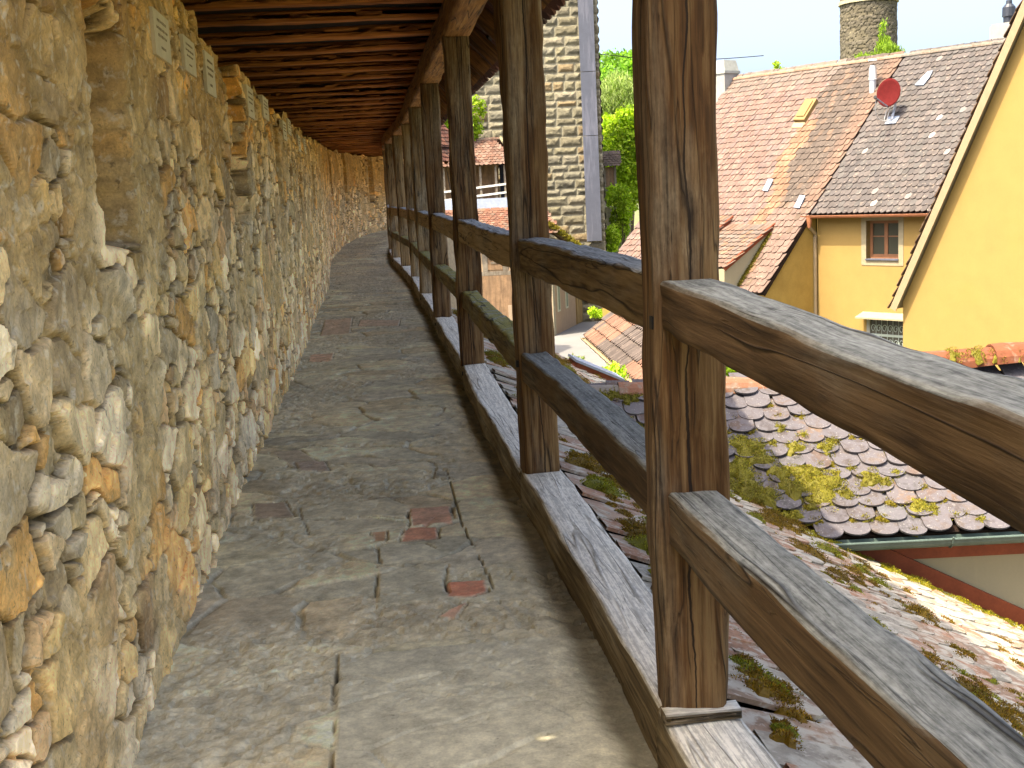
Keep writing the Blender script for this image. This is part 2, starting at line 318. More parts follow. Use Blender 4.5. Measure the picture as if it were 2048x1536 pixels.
# ------------------------------------------------------------------ town wall of rubble stone
def svals(kn, kf, y0, y1):
    ys = [y0]
    while ys[-1] < y1:
        y = ys[-1]; ys.append(y + (max(.0065, kn*abs(y)) if y > 1.8 else .05))
    return np.interp(np.array(ys), DP[:, 1], DS) if y1 < 43 else None
PLAQ = [(2.62, .36, 1.985, .13), (4.9, .36, 2.10, .17), (5.62, .34, 2.11, .15), (6.30, .34, 2.10, .2), (8.3, .42, 2.12, .2), (9.5, .5, 2.17, .16), (11.6, .5, 2.12, .17), (12.4, .5, 2.2, .15), (14.2, .5, 2.12, .18), (15.6, .5, 2.15, .18)]
def wall_disp(s, z):
    ws = s+.07*(fbm(s*5, z*5, 1., 3, 3)-.5)*2; wz = z+.05*(fbm(s*5, z*5, 7., 3, 5)-.5)*2
    f1, e, ci, cj, dx, dy = worley(ws/.29, wz/.165, 21); e = e*.21
    g1, e2, ck, cl, dx2, dy2 = worley(ws/.15, wz/.09, 47); e2 = e2*.11
    small = _h(ci, cj, 5, 9) < .38
    edge = np.where(small, np.minimum(e, e2), e); idr = np.where(small, _h(ck, cl, 3, 8), _h(ci, cj, 3, 8)); idc = np.where(small, _h(ck, cl, 6, 2), _h(ci, cj, 6, 2)); idv = np.where(small, _h(ck, cl, 9, 4), _h(ci, cj, 9, 4))
    tx = (np.where(small, _h(ck, cl, 11, 1), _h(ci, cj, 11, 1))-.5); ty = (np.where(small, _h(ck, cl, 12, 1), _h(ci, cj, 12, 1))-.5)
    ddx = np.where(small, dx2*.5, dx); ddy = np.where(small, dy2*.5, dy)
    rough = fbm(s*9, z*9, 0., 4, 31)-.5; fine = fbm(s*34, z*44, 0., 4, 77)-.5; chip = np.abs(fbm(s*16+z*5, z*16, 6., 4, 78)-.5)
    strata = fbm(s*14, z*30+idc*40, 2., 3, 41)-.5
    smear = sst(.55, .67, fbm(s*1.9, z*2.2+3, 0., 4, 91)+.09*sst(1.3, 2.1, z))
    prof = sst(.0, .022, edge)
    hgt = prof*(.012+.040*(idr-.35)+.055*(tx*ddx+ty*ddy)+.010*strata)*(1-.72*smear) - .015*(1-prof)*(1-.6*smear)
    cav = (np.where(small, _h(ck, cl, 15, 6), 1.) < .13)*prof*(1-smear); deep = -.035*cav-.020*(1-sst(0, .012, edge))*(1-smear)
    hgt = hgt + (.010+.012*smear)*rough + (.005+.020*smear)*fine - .012*chip*prof + deep
    q1, qe, qi, qj, qx, qy = worley((s+.03*rough)/.12, (z+.03*rough)/.085, 63, .95)
    q2, qe2, qi2, qj2, qx2, qy2 = worley(s/.035, z/.026, 64, .95)
    facet = .042*((_h(qi, qj, 1, 1)-.5)*qx+(_h(qi, qj, 2, 1)-.5)*qy)+.010*(_h(qi, qj, 3, 1)-.5)+.007*((_h(qi2, qj2, 1, 1)-.5)*qx2+(_h(qi2, qj2, 2, 1)-.5)*qy2)+.0012*(_h(qi2, qj2, 3, 1)-.5)
    hgt = hgt + facet*(.35+.65*prof)*(1-.35*smear)
    mort = V3(.46, .375, .225); pal = np.array([(.50, .42, .27), (.44, .39, .29), (.60, .53, .38), (.40, .34, .24), (.52, .41, .22), (.50, .45, .35), (.52, .34, .15), (.40, .30, .19), (.66, .60, .46), (.47, .44, .36)])
    pk = np.minimum((idc*10.999).astype(int), 10); pal = np.vstack([pal, [(.50, .43, .28)]])
    col = 1.36*pal[pk]*(.62+.72*idv)[..., None]
    k = (prof*(1-.75*smear))[..., None]; col = mort*(1-k)+col*k; col = col*(1-.45*cav[..., None])
    col = col*(.66+.68*fbm(s*13, z*16, 9., 4, 79))[..., None]*(.86+.28*_h(qi, qj, 5, 5))[..., None]; gap = (1-sst(.003, .013, edge+.014*(fbm(s*20, z*20, 3., 3, 88)-.5)))*(1-.85*smear)*sst(.30, .42, fbm(s*4, z*4, 5., 3, 89)); hgt = hgt-.035*gap; col = col*(1-.8*gap)[..., None]
    gold = sst(1.0, 2.3, z+.5*(fbm(s*.8, z*1.2, 0, 3, 13)-.5))[..., None]      # upper courses browner, lower paler: light falloff and bounce put into the colour
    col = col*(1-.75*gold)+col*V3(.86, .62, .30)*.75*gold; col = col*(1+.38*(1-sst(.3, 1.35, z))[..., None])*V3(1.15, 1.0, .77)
    return hgt, col
def build_wall():
    ys = [2.0]
    while ys[-1] < 42.5: ys.append(ys[-1]+max(.0062, .0026*ys[-1]))
    ss = np.interp(np.array(ys), DP[:, 1], DS); ss = np.concatenate([np.arange(4.3, ss[0]-.02, .04), ss])
    zz = np.arange(-.12, 2.36, .0076)
    S, Z = np.meshgrid(ss, zz, indexing='ij')
    h, col = wall_disp(S, Z)
    base = .05*(fbm(S*.6, Z*.8, 0, 2, 55)-.5)
    inset = np.zeros_like(S)
    for k in range(14):                                  # loophole niches
        y0 = 3.62+k*3.42 if k else 3.58
        sa = s_of_y(y0)-.0; sb = sa+(.52 if k == 0 else .75 if k == 1 else .40)
        j = .035*(fbm(S*8, Z*8, 0, 3, 60+k)-.5)*2
        w = sst(sa-.03, sa+.03, S+j)*(1-sst(sb-.03, sb+.03, S+j))*sst(1.33, 1.39, Z+j)*(1-sst(1.98+.5*(k >= 1), 2.06+.5*(k >= 1), Z+j))
        inset = np.maximum(inset, w*(.22 if k < 2 else .26))
    top = sst(2.15, 2.29, Z)*.06*fbm(S*3, Z*0, 0, 3, 8)
    off = WOFF - .47*h - .7*base + inset + top
    for (y, w, z, hh) in PLAQ:
        sc = s_of_y(y); m = sst(.0, .02, np.minimum(w/2+.02-abs(S-sc), hh/2+.02-abs(Z-z))); off = off*(1-m)+(WOFF-.0)*m
    x, y, tx, ty = path(S, off)
    zt = Z+floor_z(S)*.0
    zt = zt + sst(1.9, 2.36, Z)*(.14*(fbm(S*3.6, Z*0, 0, 5, 17)-.5)+.03-.10*sst(s_of_y(6.0), s_of_y(6.3), S)+.50*sst(s_of_y(13), s_of_y(33), S))
    V = np.stack([x, y, zt], -1).reshape(-1, 3); n, mm = S.shape
    F4 = grid_faces(n, mm)[:, ::-1]
    # back and top make the wall solid
    x2, y2, _, _ = path(ss, WOFF+1.0); nb = len(V)
    topb = np.stack([x2, y2, np.full(n, 2.2)], -1); botb = np.stack([x2, y2, np.full(n, -4.6)], -1)
    V = np.vstack([V, topb, botb]); i = np.arange(n-1); it = i*mm+mm-1
    Ft = np.stack([it, nb+i, nb+i+1, it+mm], -1); Fb = np.stack([nb+i, nb+n+i, nb+n+i+1, nb+i+1], -1)
    C = np.vstack([col.reshape(-1, 3), np.tile(V3(.4, .34, .22), (2*n, 1))])
    w = thing('stone_wall', 'rough tan rubble stone town wall along the left of the paved walkway', 'stone wall', (*pt(s_of_y(6), WOFF+.5, 0)[:2], 0))
    mk('masonry', V, np.vstack([F4, Ft, Fb])[:, ::-1], M['rubble'], w, col=C, smooth=False)
    b = MB(); q0_, q1_, q2_, q3_ = pt(.3, WOFF+.1, -4.6), pt(6.0, WOFF+.1, -4.6), pt(6.0, WOFF+1.0, -4.6), pt(.3, WOFF+1.0, -4.6); b.prism([q0_, q1_, q2_, q3_], (0, 0, 9.4), (.5, .42, .28)); b.build('sun_block_wall', M['rubble'], w)  # unseen wall, added to block the sun where the roof is left open
    for (y, wd, z, hh) in PLAQ:
        sc = s_of_y(y); p = pt(sc, WOFF+.002, z); _, _, tx, ty = path(sc); T = V3(tx, ty, 0); Nn = V3(ty, -tx, 0)
        b = MB(); b.box(p, T*wd/2, Nn*.016, V3(0, 0, hh/2)); q = b.build('plaque', M['plaque'], w, col=False)
        b = MB()
        rows = [(-.27, .30), (-.02, .62), (.13, .8), (.30, .66)] if hh > .14 else [(-.2, .7), (.05, .6), (.25, .6)]
        for r_, wl in rows:
            x0 = -wl*.42
            while x0 < wl*.42:
                ww = random.uniform(.018, .05); b.box(p+T*wd*(x0)+Nn*.0165+V3(0, 0, hh*r_), T*wd*ww*.36, Nn*.001, V3(0, 0, hh*random.uniform(.022, .034))); x0 += ww+.03
        b.build('lettering', M['plaqueink'], q, col=False)
build_wall()
# ------------------------------------------------------------------ walkway floor
def inpoly(x, y, P):
    r = np.zeros(x.shape, bool); n = len(P)
    for i in range(n):
        (x1, y1), (x2, y2) = P[i], P[(i+1) % n]
        c = ((y1 > y) != (y2 > y)) & (x < (x2-x1)*(y-y1)/(y2-y1+1e-12)+x1); r ^= c
    return r
def edged(x, y, P):
    d = np.full(x.shape, 9.); n = len(P)
    for i in range(n):
        a, b = np.array(P[i]), np.array(P[(i+1) % n]); ab = b-a; t = np.clip(((x-a[0])*ab[0]+(y-a[1])*ab[1])/(ab@ab), 0, 1)
        d = np.minimum(d, np.hypot(x-a[0]-t*ab[0], y-a[1]-t*ab[1]))
    return d
SLABS = [  # outline in the photograph, colour
    ([(676, 1312), (900, 1290), (1150, 1268), (1240, 1262), (1420, 1640), (660, 1640)], (.30, .295, .255), .6),
    ([(890, 1166), (972, 1160), (975, 1184), (945, 1194), (895, 1196)], (.42, .135, .085), 1),
    ([(818, 1018), (900, 1012), (908, 1046), (822, 1054)], (.36, .19, .14), 1),
    ([(808, 1058), (876, 1054), (876, 1078), (802, 1086)], (.36, .15, .10), 1),
    ([(742, 1066), (775, 1062), (772, 1086), (748, 1088)], (.32, .18, .11), 1),
    ([(505, 1008), (570, 1004), (590, 1034), (508, 1038)], (.20, .15, .12), 1),
    ([(925, 1206), (940, 1200), (912, 1238), (876, 1236)], (.36, .19, .14), 1),
    ([(755, 1096), (850, 1088), (888, 1106), (875, 1122), (762, 1130)], (.32, .31, .26), .8),
    ([(757, 1136), (895, 1128), (888, 1160), (900, 1196), (750, 1216)], (.30, .29, .24), .8),
    ([(610, 1044), (735, 1036), (818, 1048), (812, 1062), (620, 1072)], (.33, .31, .25), .8),
    ([(600, 1014), (780, 996), (820, 1014), (812, 1040), (740, 1032), (605, 1040)], (.32, .30, .24), .8),
    ([(540, 905), (600, 900), (640, 925), (590, 940)], (.24, .2, .16), .8),
    ([(720, 640), (800, 640), (798, 652), (715, 653)], (.33, .24, .18), .6), ([(620, 710), (668, 706), (664, 722), (616, 724)], (.35, .22, .16), .6),
    ([(650, 640), (705, 636), (700, 668), (640, 672)], (.33, .24, .18), .6), ([(590, 925), (650, 922), (660, 940), (600, 944)], (.22, .17, .15), .8)]
def build_floor():
    ys = [2.3]
    while ys[-1] < 43: ys.append(ys[-1]+max(.0058, .0022*ys[-1]))
    ss = np.interp(np.array(ys), DP[:, 1], DS); ss = np.concatenate([np.arange(.1, ss[0]-.02, .08), ss])
    oo = np.arange(.07, 1.62, .0085)
    S, O = np.meshgrid(ss, oo, indexing='ij'); X, Y, _, _ = path(S, O)
    wx = S+.10*(fbm(S*3, O*3, 0, 3, 3)-.5)*2; wy = O+.10*(fbm(S*3, O*3, 5, 3, 9)-.5)*2
    f1, e, ci, cj, dx, dy = worley(wx/.30, wy/.46, 5, .95)
    idr = _h(ci, cj, 3, 1); idc = _h(ci, cj, 7, 2); edge = e*.36
    mask = sst(.40, .52, fbm(S*.9, O*1.4, 0, 3, 27)+.12*(idr-.5))         # where mortar covers the stones
    prof = sst(.004, .03, edge+.015*(fbm(S*22, O*22, 0, 3, 6)-.5))
    rough = fbm(S*7, O*7, 0, 5, 12)-.5; fine = fbm(S*38, O*38, 0, 4, 14)-.5; pit = sst(.60, .72, fbm(S*20, O*14, 4., 4, 15))
    h = prof*(.006+.012*(idr-.5)+.016*((_h(ci, cj, 9, 3)-.5)*dx+(_h(ci, cj, 10, 3)-.5)*dy))*(1-.7*mask)-.010*(1-prof)*(1-.75*mask)+.017*rough*(.45+mask*.55)+(.005+.014*mask)*fine-.014*pit*mask
    pal = np.array([(.30, .285, .23), (.335, .31, .245), (.27, .26, .22), (.31, .27, .2), (.36, .33, .26), (.25, .235, .2), (.29, .25, .19)])
    col = 1.8*V3(1.08, 1., .86)*pal[np.minimum((idc*6.3).astype(int), 6)]*(.85+.3*_h(ci, cj, 8, 8))[..., None]
    mort = V3(.50, .435, .315); k = (prof*(1-.7*mask))[..., None]; jl = (1-prof)*(1-.75*mask); col = mort*(1-k)+col*k; col = col*(1-.22*jl[..., None]); grit = fbm(S*24, O*24, 3., 4, 61); col = col*(.72+.56*grit[..., None]); tone = fbm(S*1.1, O*2.2, 8., 4, 62); col = col*(.80+.4*tone[..., None])
    wj = .007*(fbm(S*16, O*16, 0, 3, 71)-.5)*2
    for P, c, sm in SLABS:
        Q = [onz(a, b, 0)[:2] for a, b in P]; sel = (X > min(q[0] for q in Q)-.1) & (X < max(q[0] for q in Q)+.1) & (Y > min(q[1] for q in Q)-.1) & (Y < max(q[1] for q in Q)+.1)
        xs, ysl = X[sel], Y[sel]; ins = inpoly(xs+wj[sel], ysl+wj[sel], Q); d = edged(xs, ysl, Q)*np.where(ins, 1, -1)+wj[sel]*.5
        w = sst(0, .014, d); crack = sst(-.011, -.004, d)*(1-sst(0., .004, d))*sst(.38, .5, fbm(xs*9, ysl*9, 0, 2, 67))
        hs = h[sel]; big = len(P) > 5 and c[0] < .305
        hs = hs*(1-w*sm*.86)+w*.004 - crack*.012; h[sel] = hs
        cs = col[sel]; nn = (.88+.24*fbm(xs*(3 if big else 12), ysl*(3 if big else 12), 0, 4, 33))[:, None]
        cs = cs*(1-w[:, None])+1.62*V3(1.08, 1., .88)*(np.array(c)*.8+.2*V3(.3, .29, .25))*nn*w[:, None]; cs = cs*(1-.5*crack[:, None]); col[sel] = cs
    # long mortar joint that runs along the walkway
    for P in ([(892, 940), (905, 985), (925, 1048), (945, 1090), (975, 1150), (1000, 1212)], [(676, 1315), (668, 1400), (664, 1536), (660, 1640)]):
        Q = np.array([onz(a, b, 0)[:2] for a, b in P]); d = np.full(X.shape, 9.)
        for a, b in zip(Q[:-1], Q[1:]):
            ab = b-a; t = np.clip(((X-a[0])*ab[0]+(Y-a[1])*ab[1])/(ab@ab), 0, 1); d = np.minimum(d, np.hypot(X-a[0]-t*ab[0]+wj, Y-a[1]-t*ab[1]))
        w = (1-sst(.001, .006, d))*sst(.35, .5, fbm(S*6, O*6, 0, 2, 66)); h -= .014*w; col = col*(1-.6*w[..., None])
    gap_shade = (1-sst(.13, .22, O+.05*(fbm(S*5, O*5, 0, 3, 44)-.5)))[..., None]
    col = col*(1-.72*gap_shade)+V3(.05, .033, .016)*.6*gap_shade           # dark gap beside the sill, its shadow painted into the floor
    h = h-.02*gap_shade[..., 0]; col = np.minimum(col*V3(1.17, 1.20, 1.14)*(.90+.2*sst(.3, .7, fbm(S*46, O*46, 1., 3, 73)))[..., None], .8)
    Zf = h+floor_z(S)
    n, mm = S.shape; Vv = np.stack([X, Y, Zf], -1).reshape(-1, 3); Fq = grid_faces(n, mm)
    x1, y1, _, _ = path(ss, .0); nb = len(Vv)          # outer retaining face under the sill
    a = np.stack([x1, y1, np.full(n, -.03)], -1); b = np.stack([x1, y1, np.full(n, -4.6)], -1)
    Vv = np.vstack([Vv, a, b]); i = np.arange(n-1)
    F1 = np.stack([i*mm, nb+i, nb+i+1, (i+1)*mm], -1); F2 = np.stack([nb+i, nb+n+i, nb+n+i+1, nb+i+1], -1)
    C = np.vstack([col.reshape(-1, 3), np.tile(V3(.3, .26, .18), (2*n, 1))])
    o = mk('walkway', Vv, np.vstack([Fq[:, ::-1], F1, F2]), M['paving'], None, col=C, smooth=False); o['kind'] = 'structure'
build_floor()
# ------------------------------------------------------------------ timbers
def beam(name, pts, w, h, mat, parent, up=(0, 0, 1), seg=.05, wob=.006, low=.012, seed=0, cham=.012, roll=0., wscale=None, tilt=None):
    pts = np.array(pts, float); L = np.concatenate([[0], np.cumsum(np.linalg.norm(np.diff(pts, axis=0), axis=1))])
    n = max(int(L[-1]/seg)+1, 2); t = np.linspace(0, L[-1], n); P = np.stack([np.interp(t, L, pts[:, k]) for k in range(3)], 1)
    T = np.gradient(P, t, axis=0); T /= np.linalg.norm(T, axis=1)[:, None]; U = np.tile(np.array(up, float), (n, 1))
    S = np.cross(T, U); S /= np.linalg.norm(S, axis=1)[:, None]; U = np.cross(S, T)
    if roll: S, U = S*math.cos(roll)+U*math.sin(roll), U*math.cos(roll)-S*math.sin(roll)
    a, b, c = w/2, h/2, cham
    def side(x): return [-x+c, -x+2.4*c, -.33*x, .33*x, x-2.4*c, x-c]
    out = [(x, -b) for x in side(a)]+[(a, y) for y in side(b)]+[(-x, b) for x in side(a)]+[(-a, -y) for y in side(b)]
    out = np.array(out); k = len(out)
    sc = np.ones(n) if wscale is None else np.interp(t/L[-1], [q[0] for q in wscale], [q[1] for q in wscale])
    A = out[None, :, 0]*sc[:, None]; B = np.repeat(out[None, :, 1], n, 0)
    tt = np.repeat(t[:, None], k, 1)
    nn = lambda fr, fa, sd: vn3(tt*fr, A*fa+seed*3.1, B*fa+seed*1.7, sd+seed)-.5
    A = A+np.sign(A)*low*1.6*nn(1.9, 9, 1)+wob*2*nn(9, 40, 2)+low*.6*(vn3(tt*1.1, seed+.5, 0, 5)-.5)*2
    B = B+np.sign(B)*low*1.6*nn(1.7, 9, 3)+wob*2*nn(9, 40, 4)+low*.4*(vn3(tt*1.2, seed+9.5, 0, 6)-.5)*2
    V = P[:, None]+A[..., None]*S[:, None]+B[..., None]*U[:, None]; V = V.reshape(-1, 3)
    i = np.arange(n-1)[:, None]*k; j = np.arange(k)[None]; j2 = (j+1) % k
    Q = np.stack([i+j, i+j2, i+k+j2, i+k+j], -1).reshape(-1, 4)
    flat = np.concatenate([Q.ravel(), np.arange(k)[::-1], np.arange(k)+(n-1)*k]); sizes = np.concatenate([np.full(len(Q), 4), [k, k]])
    g = np.stack([tt+seed*7.3, A+seed*2.9, B+seed*1.3], -1).reshape(-1, 3)
    nc = np.stack([tt/L[-1], np.repeat(out[None, :, 0]/a, n, 0), np.repeat(out[None, :, 1]/b, n, 0)], -1).reshape(-1, 3)
    return mk(name, V, (flat, sizes), mat, parent, gco=g, col=nc, smooth=True)
gal = thing('timber_gallery', 'roofed oak gallery with posts and double railing on the right of the walkway', 'timber gallery', (*RP[3], 0))
PS = [s_of_y(y) if y < 40 else None for y in RP[1:14, 1]]; PS = [p for p in PS if p]
ZP = 2.62
POSTW = {1: (.160, .17), 2: (.172, .18)}
posts = []
for i, s in enumerate(PS):
    x, y, tx, ty = path(s); T = V3(tx, ty, 0); w, d = POSTW.get(i, (.185, .19)); zf = .15+float(floor_z(s))
    dz = -.01
    lean = V3(.012 if i == 1 else 0, 0, 0)
    ws = [(0, 1.), (.2, .98), (.36, 1.05), (.45, 1.0), (.6, .97), (1, 1.03)] if i == 1 else [(0, .98), (.3, 1.0), (.5, .97), (.62, 1.04), (.8, .98), (1, 1.02)]
    p = beam('post', [V3(x, y, zf+dz)-lean*0, V3(x, y, zf+.8), V3(x, y, 1.6), V3(x, y, ZP+.01)], w, d, M['post'] if i < 5 else M['postlit'], gal, up=T, seg=.035, wob=.006, low=.022, seed=i+1, roll=(.10 if i == 1 else .04*math.sin(i*2.3)), wscale=ws, cham=.010)
    posts.append(p)
    Nn = V3(ty, -tx, 0)
    for zb, sh in ((1.13, 1), (.665, 1)) if i in (1, 2) else ((.08, 0),):
        b = MB(); q = V3(x, y, zb)-Nn*(w/2-.006)-T*(.05 if sh else d/2-.02); b.box(q, T*.013, Nn*.012, V3(0, 0, .015)); b.build('bolt', M['iron'], p, col=False)
# rails between the posts
def span(i, off, z0, z1, a=0., b=0., bow=0., sag=0., n=14):
    s0, s1 = PS[i]+a, PS[i+1]-b; out = []
    x0, y0, tx0, ty0 = path(PS[i]); x1, y1, _, _ = path(PS[i+1])
    for k in range(n+1):
        t = k/n; s = s0+(s1-s0)*t; x, y, tx, ty = path(s, off-bow*math.sin(PI*t))
        out.append((float(x), float(y), z0+(z1-z0)*t-sag*math.sin(PI*t)+.5*float(floor_z(s))))
    return out
for i in range(len(PS)-1):
    hi = .15 if i > 0 else .12
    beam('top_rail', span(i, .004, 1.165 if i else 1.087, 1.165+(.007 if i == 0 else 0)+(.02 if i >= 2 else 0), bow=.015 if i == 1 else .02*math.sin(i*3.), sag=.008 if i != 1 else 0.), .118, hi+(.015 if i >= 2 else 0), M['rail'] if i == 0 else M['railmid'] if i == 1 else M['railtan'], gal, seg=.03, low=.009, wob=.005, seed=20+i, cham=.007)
    beam('middle_rail', span(i, .004, .665, .655, bow=.02 if i == 1 else .015*math.cos(i*2.), sag=.015 if i == 1 else .006), .122, .135, M['railmoss'] if i >= 2 else M['rail'], gal, seg=.03, low=.009, wob=.005, seed=40+i, cham=.007)
    x0, y0, tx, ty = path(PS[i]+.02)
    beam('sill', span(i, -.005, .06, .06, a=.001, b=.001, bow=.02*math.sin(i*1.7+1)), .185, .18, M['sill'], gal, seg=.05, low=.012, wob=.004, seed=60+i, cham=.007)
# wedge plate under the nearest post
x, y, tx, ty = path(PS[1]); T = V3(tx, ty, 0); Nn = V3(ty, -tx, 0)
beam('wedge', [V3(x, y, .162)-Nn*.095-T*.095, V3(x, y, .162)+Nn*.095-T*.095], .05, .026, M['sill'], gal, seg=.02, low=.003, wob=.003, seed=91, cham=.004)
# wall plate, joists
pl = [tuple(pt(s, 0, ZP+.115)) for s in np.linspace(4.35, DS[-1]-.5, 120)]
beam('wall_plate', pl, .21, .23, M['plate'], gal, seg=.09, low=.014, wob=.005, seed=101, cham=.018)
s = 6.5; k = 0
while s < DS[-1]-2 and k < 60:
    x, y, tx, ty = path(s); Nn = V3(ty, -tx, 0)
    a = pt(s, WOFF+.95, ZP+.235+random.uniform(-.01, .01)); b = pt(s, -.02, ZP+.258)
    beam('joist', [a, (a+b)/2+V3(0, 0, random.uniform(-.012, .012)), b], .15, .088, M['joist'], gal, seg=.07, low=.012, wob=.004, seed=110+k, cham=.014)
    s += .93+random.uniform(-.06, .06); k += 1
ss = np.linspace(6.4, DS[-1]-.4, 160); x1, y1, _, _ = path(ss, WOFF+1.1); x2, y2, _, _ = path(ss, -.1); n = len(ss)
mk('added_dark_ceiling', np.vstack([np.stack([x1, y1, np.full(n, ZP+.42)], 1), np.stack([x2, y2, np.full(n, ZP+.42)], 1), np.stack([x1, y1, np.full(n, ZP+.45)], 1), np.stack([x2, y2, np.full(n, ZP+.45)], 1)]),
   [[i, i+1, n+i+1, n+i] for i in range(n-1)]+[[2*n+i, 3*n+i, 3*n+i+1, 2*n+i+1] for i in range(n-1)]+[[n+i, n+i+1, 3*n+i+1, 3*n+i] for i in range(n-1)], M['board'], gal)  # sheet added to close the roof void, near-black to stand in for shade
# rafter tails under the eaves
PG = math.radians(46); EZ, EO = 2.455, -.42
s = 6.5; k = 0
while s < DS[-1]-3:
    a = pt(s, EO+.05, EZ+.045); b = pt(s, EO+1.0, EZ+.045+.95*math.tan(PG))
    beam('rafter', [a, b], .10, .12, M['rafter'], gal, up=(0, 0, 1), seg=.1, low=.01, wob=.004, seed=170+k, cham=.01); s += .93; k += 1
b = MB()
for q in range(3):
    sv = np.linspace(6.4, DS[-1]-1, 70); o_ = EO+.10+q*.2
    for s0, s1 in zip(sv[:-1], sv[1:]): b.bar(pt(s0, o_, EZ+.125+(o_-EO)*math.tan(PG)), pt(s1, o_, EZ+.125+(o_-EO)*math.tan(PG)), .045, .028)
b.build('batten', M['board'], gal, col=False)
# ------------------------------------------------------------------ clay tiles
def tile_template(w, L, t, r=.42, arc=5, sq=False):
    pts = [(w/2, L), (-w/2, L)]
    if sq: pts += [(-w/2, 0), (w/2, 0)]
    else:
        pts += [(-w/2*math.cos(a), r*w*(1-math.sin(a))) for a in np.linspace(0, PI, arc+2)]
    k = len(pts); P = np.array(pts)
    V = np.vstack([np.c_[P, np.full(k, t)], np.c_[P, np.zeros(k)]])
    faces = [list(range(k)), list(range(2*k-1, k-1, -1))]+[[i, i+k, (i+1) % k+k, (i+1) % k] for i in range(1, k)]
    return V, faces
def place(V, faces, frames, name, mat, parent, cols):
    """frames: (N,4,3): origin, x, y, z"""
    fr = np.asarray(frames, float); N = len(fr); k = len(V)
    W = fr[:, 0][:, None]+V[None, :, 0, None]*fr[:, 1][:, None]+V[None, :, 1, None]*fr[:, 2][:, None]+V[None, :, 2, None]*fr[:, 3][:, None]
    f0 = np.array([i for f in faces for i in f]); sz = np.array([len(f) for f in faces])
    flat = (f0[None]+np.arange(N)[:, None]*k).ravel(); sizes = np.tile(sz, N)
    return mk(name, W.reshape(-1, 3), (flat, sizes), mat, parent, col=np.repeat(np.asarray(cols), k, 0))
def tile_roof(name, O, r, e, u0, u1, v0, v1, pitch_u, pitch_v, mat, parent, colf, keep=None, t=.018, seed=0, jit=1., lift=.042, sq=False, arc=5, Lf=2.1, r_=.42):
    O, r, e = np.array(O, float), unit(r), unit(e); nrm = np.cross(r, e)
    if nrm[2] < 0: nrm = -nrm
    rs = np.random.RandomState(seed+5); L = pitch_v*Lf; V, F_ = tile_template(pitch_u*.975, L, t, r=r_, arc=arc, sq=sq)
    if np.dot(np.cross(r, e), nrm) < 0: F_ = [f[::-1] for f in F_]
    fr, cols = [], []
    nv = int((v1-v0)/pitch_v); nu = int((u1-u0)/pitch_u)+1
    for i in range(nv):
        for j in range(nu):
            u = u0+(j+(.5 if i % 2 else 0.))*pitch_u+pitch_u*.5; v = v0+i*pitch_v
            if u > u1: continue
            if keep is not None and not keep(u, v): continue
            du, dv, dw, a, tl = rs.normal(0, .006*jit), rs.normal(0, .006*jit), abs(rs.normal(0, .003*jit)), rs.normal(0, .02*jit), rs.normal(0, .006*jit)
            R = r*math.cos(a)+e*math.sin(a); E_ = e*math.cos(a)-r*math.sin(a)
            k = -(lift+tl)/L; Ev = E_+nrm*k; Rv = R+nrm*rs.normal(0, .02*jit)
            fr.append((O+r*(u+du)+e*(v+dv)+nrm*(lift+dw), Rv, Ev, nrm)); cols.append(colf(u, v, rs))
    return place(V, F_, fr, name, mat, parent, cols)
def ridge_tiles(name, a, b, rad, n, mat, parent, colf, seed=0, lift=.0):
    a, b = np.array(a, float), np.array(b, float); t = unit(b-a); L = np.linalg.norm(b-a)/n; rs = np.random.RandomState(seed); m = MB(); sd = unit(np.cross(t, V3(0, 0, 1)))
    for i in range(n):
        p = a+t*L*i; c = colf(rs); K = 9; vs = []
        for (q, rr) in ((-.04*L, rad*1.14), (.10*L, rad*1.12), (L*.55, rad), (L*1.03, rad*.94)):
            for d in (0, .018):
                vs += [p+t*q+sd*(rr-d)*math.cos(PI*k/(K-1))+V3(0, 0, 1)*((rr-d)*math.sin(PI*k/(K-1))*.95+lift+rs.normal(0, .002)) for k in range(K)]
        fs = []
        for g in range(3):
            for k in range(K-1):
                o = g*2*K; fs.append([o+k, o+k+1, o+2*K+k+1, o+2*K+k]); fs.append([o+K+k+1, o+K+k, o+3*K+k, o+3*K+k+1])
        for k in range(K-1): fs.append([k+1, k, K+k, K+k+1]); fs.append([6*K+k, 6*K+k+1, 7*K+k+1, 7*K+k])
        for g in range(3):
            o = g*2*K; fs.append([o, o+2*K, o+3*K, o+K]); fs.append([o+2*K+K-1, o+K-1, o+2*K-1, o+3*K+K-1])
        m.add(vs, fs, c)
    return m.build(name, mat, parent)
def pick(pal, wts=None):
    pal = np.array(pal, float); wts = None if wts is None else np.array(wts)/sum(wts)
    def f(u, v, rs): return pal[rs.choice(len(pal), p=wts)]*rs.uniform(.82, 1.18)
    return f
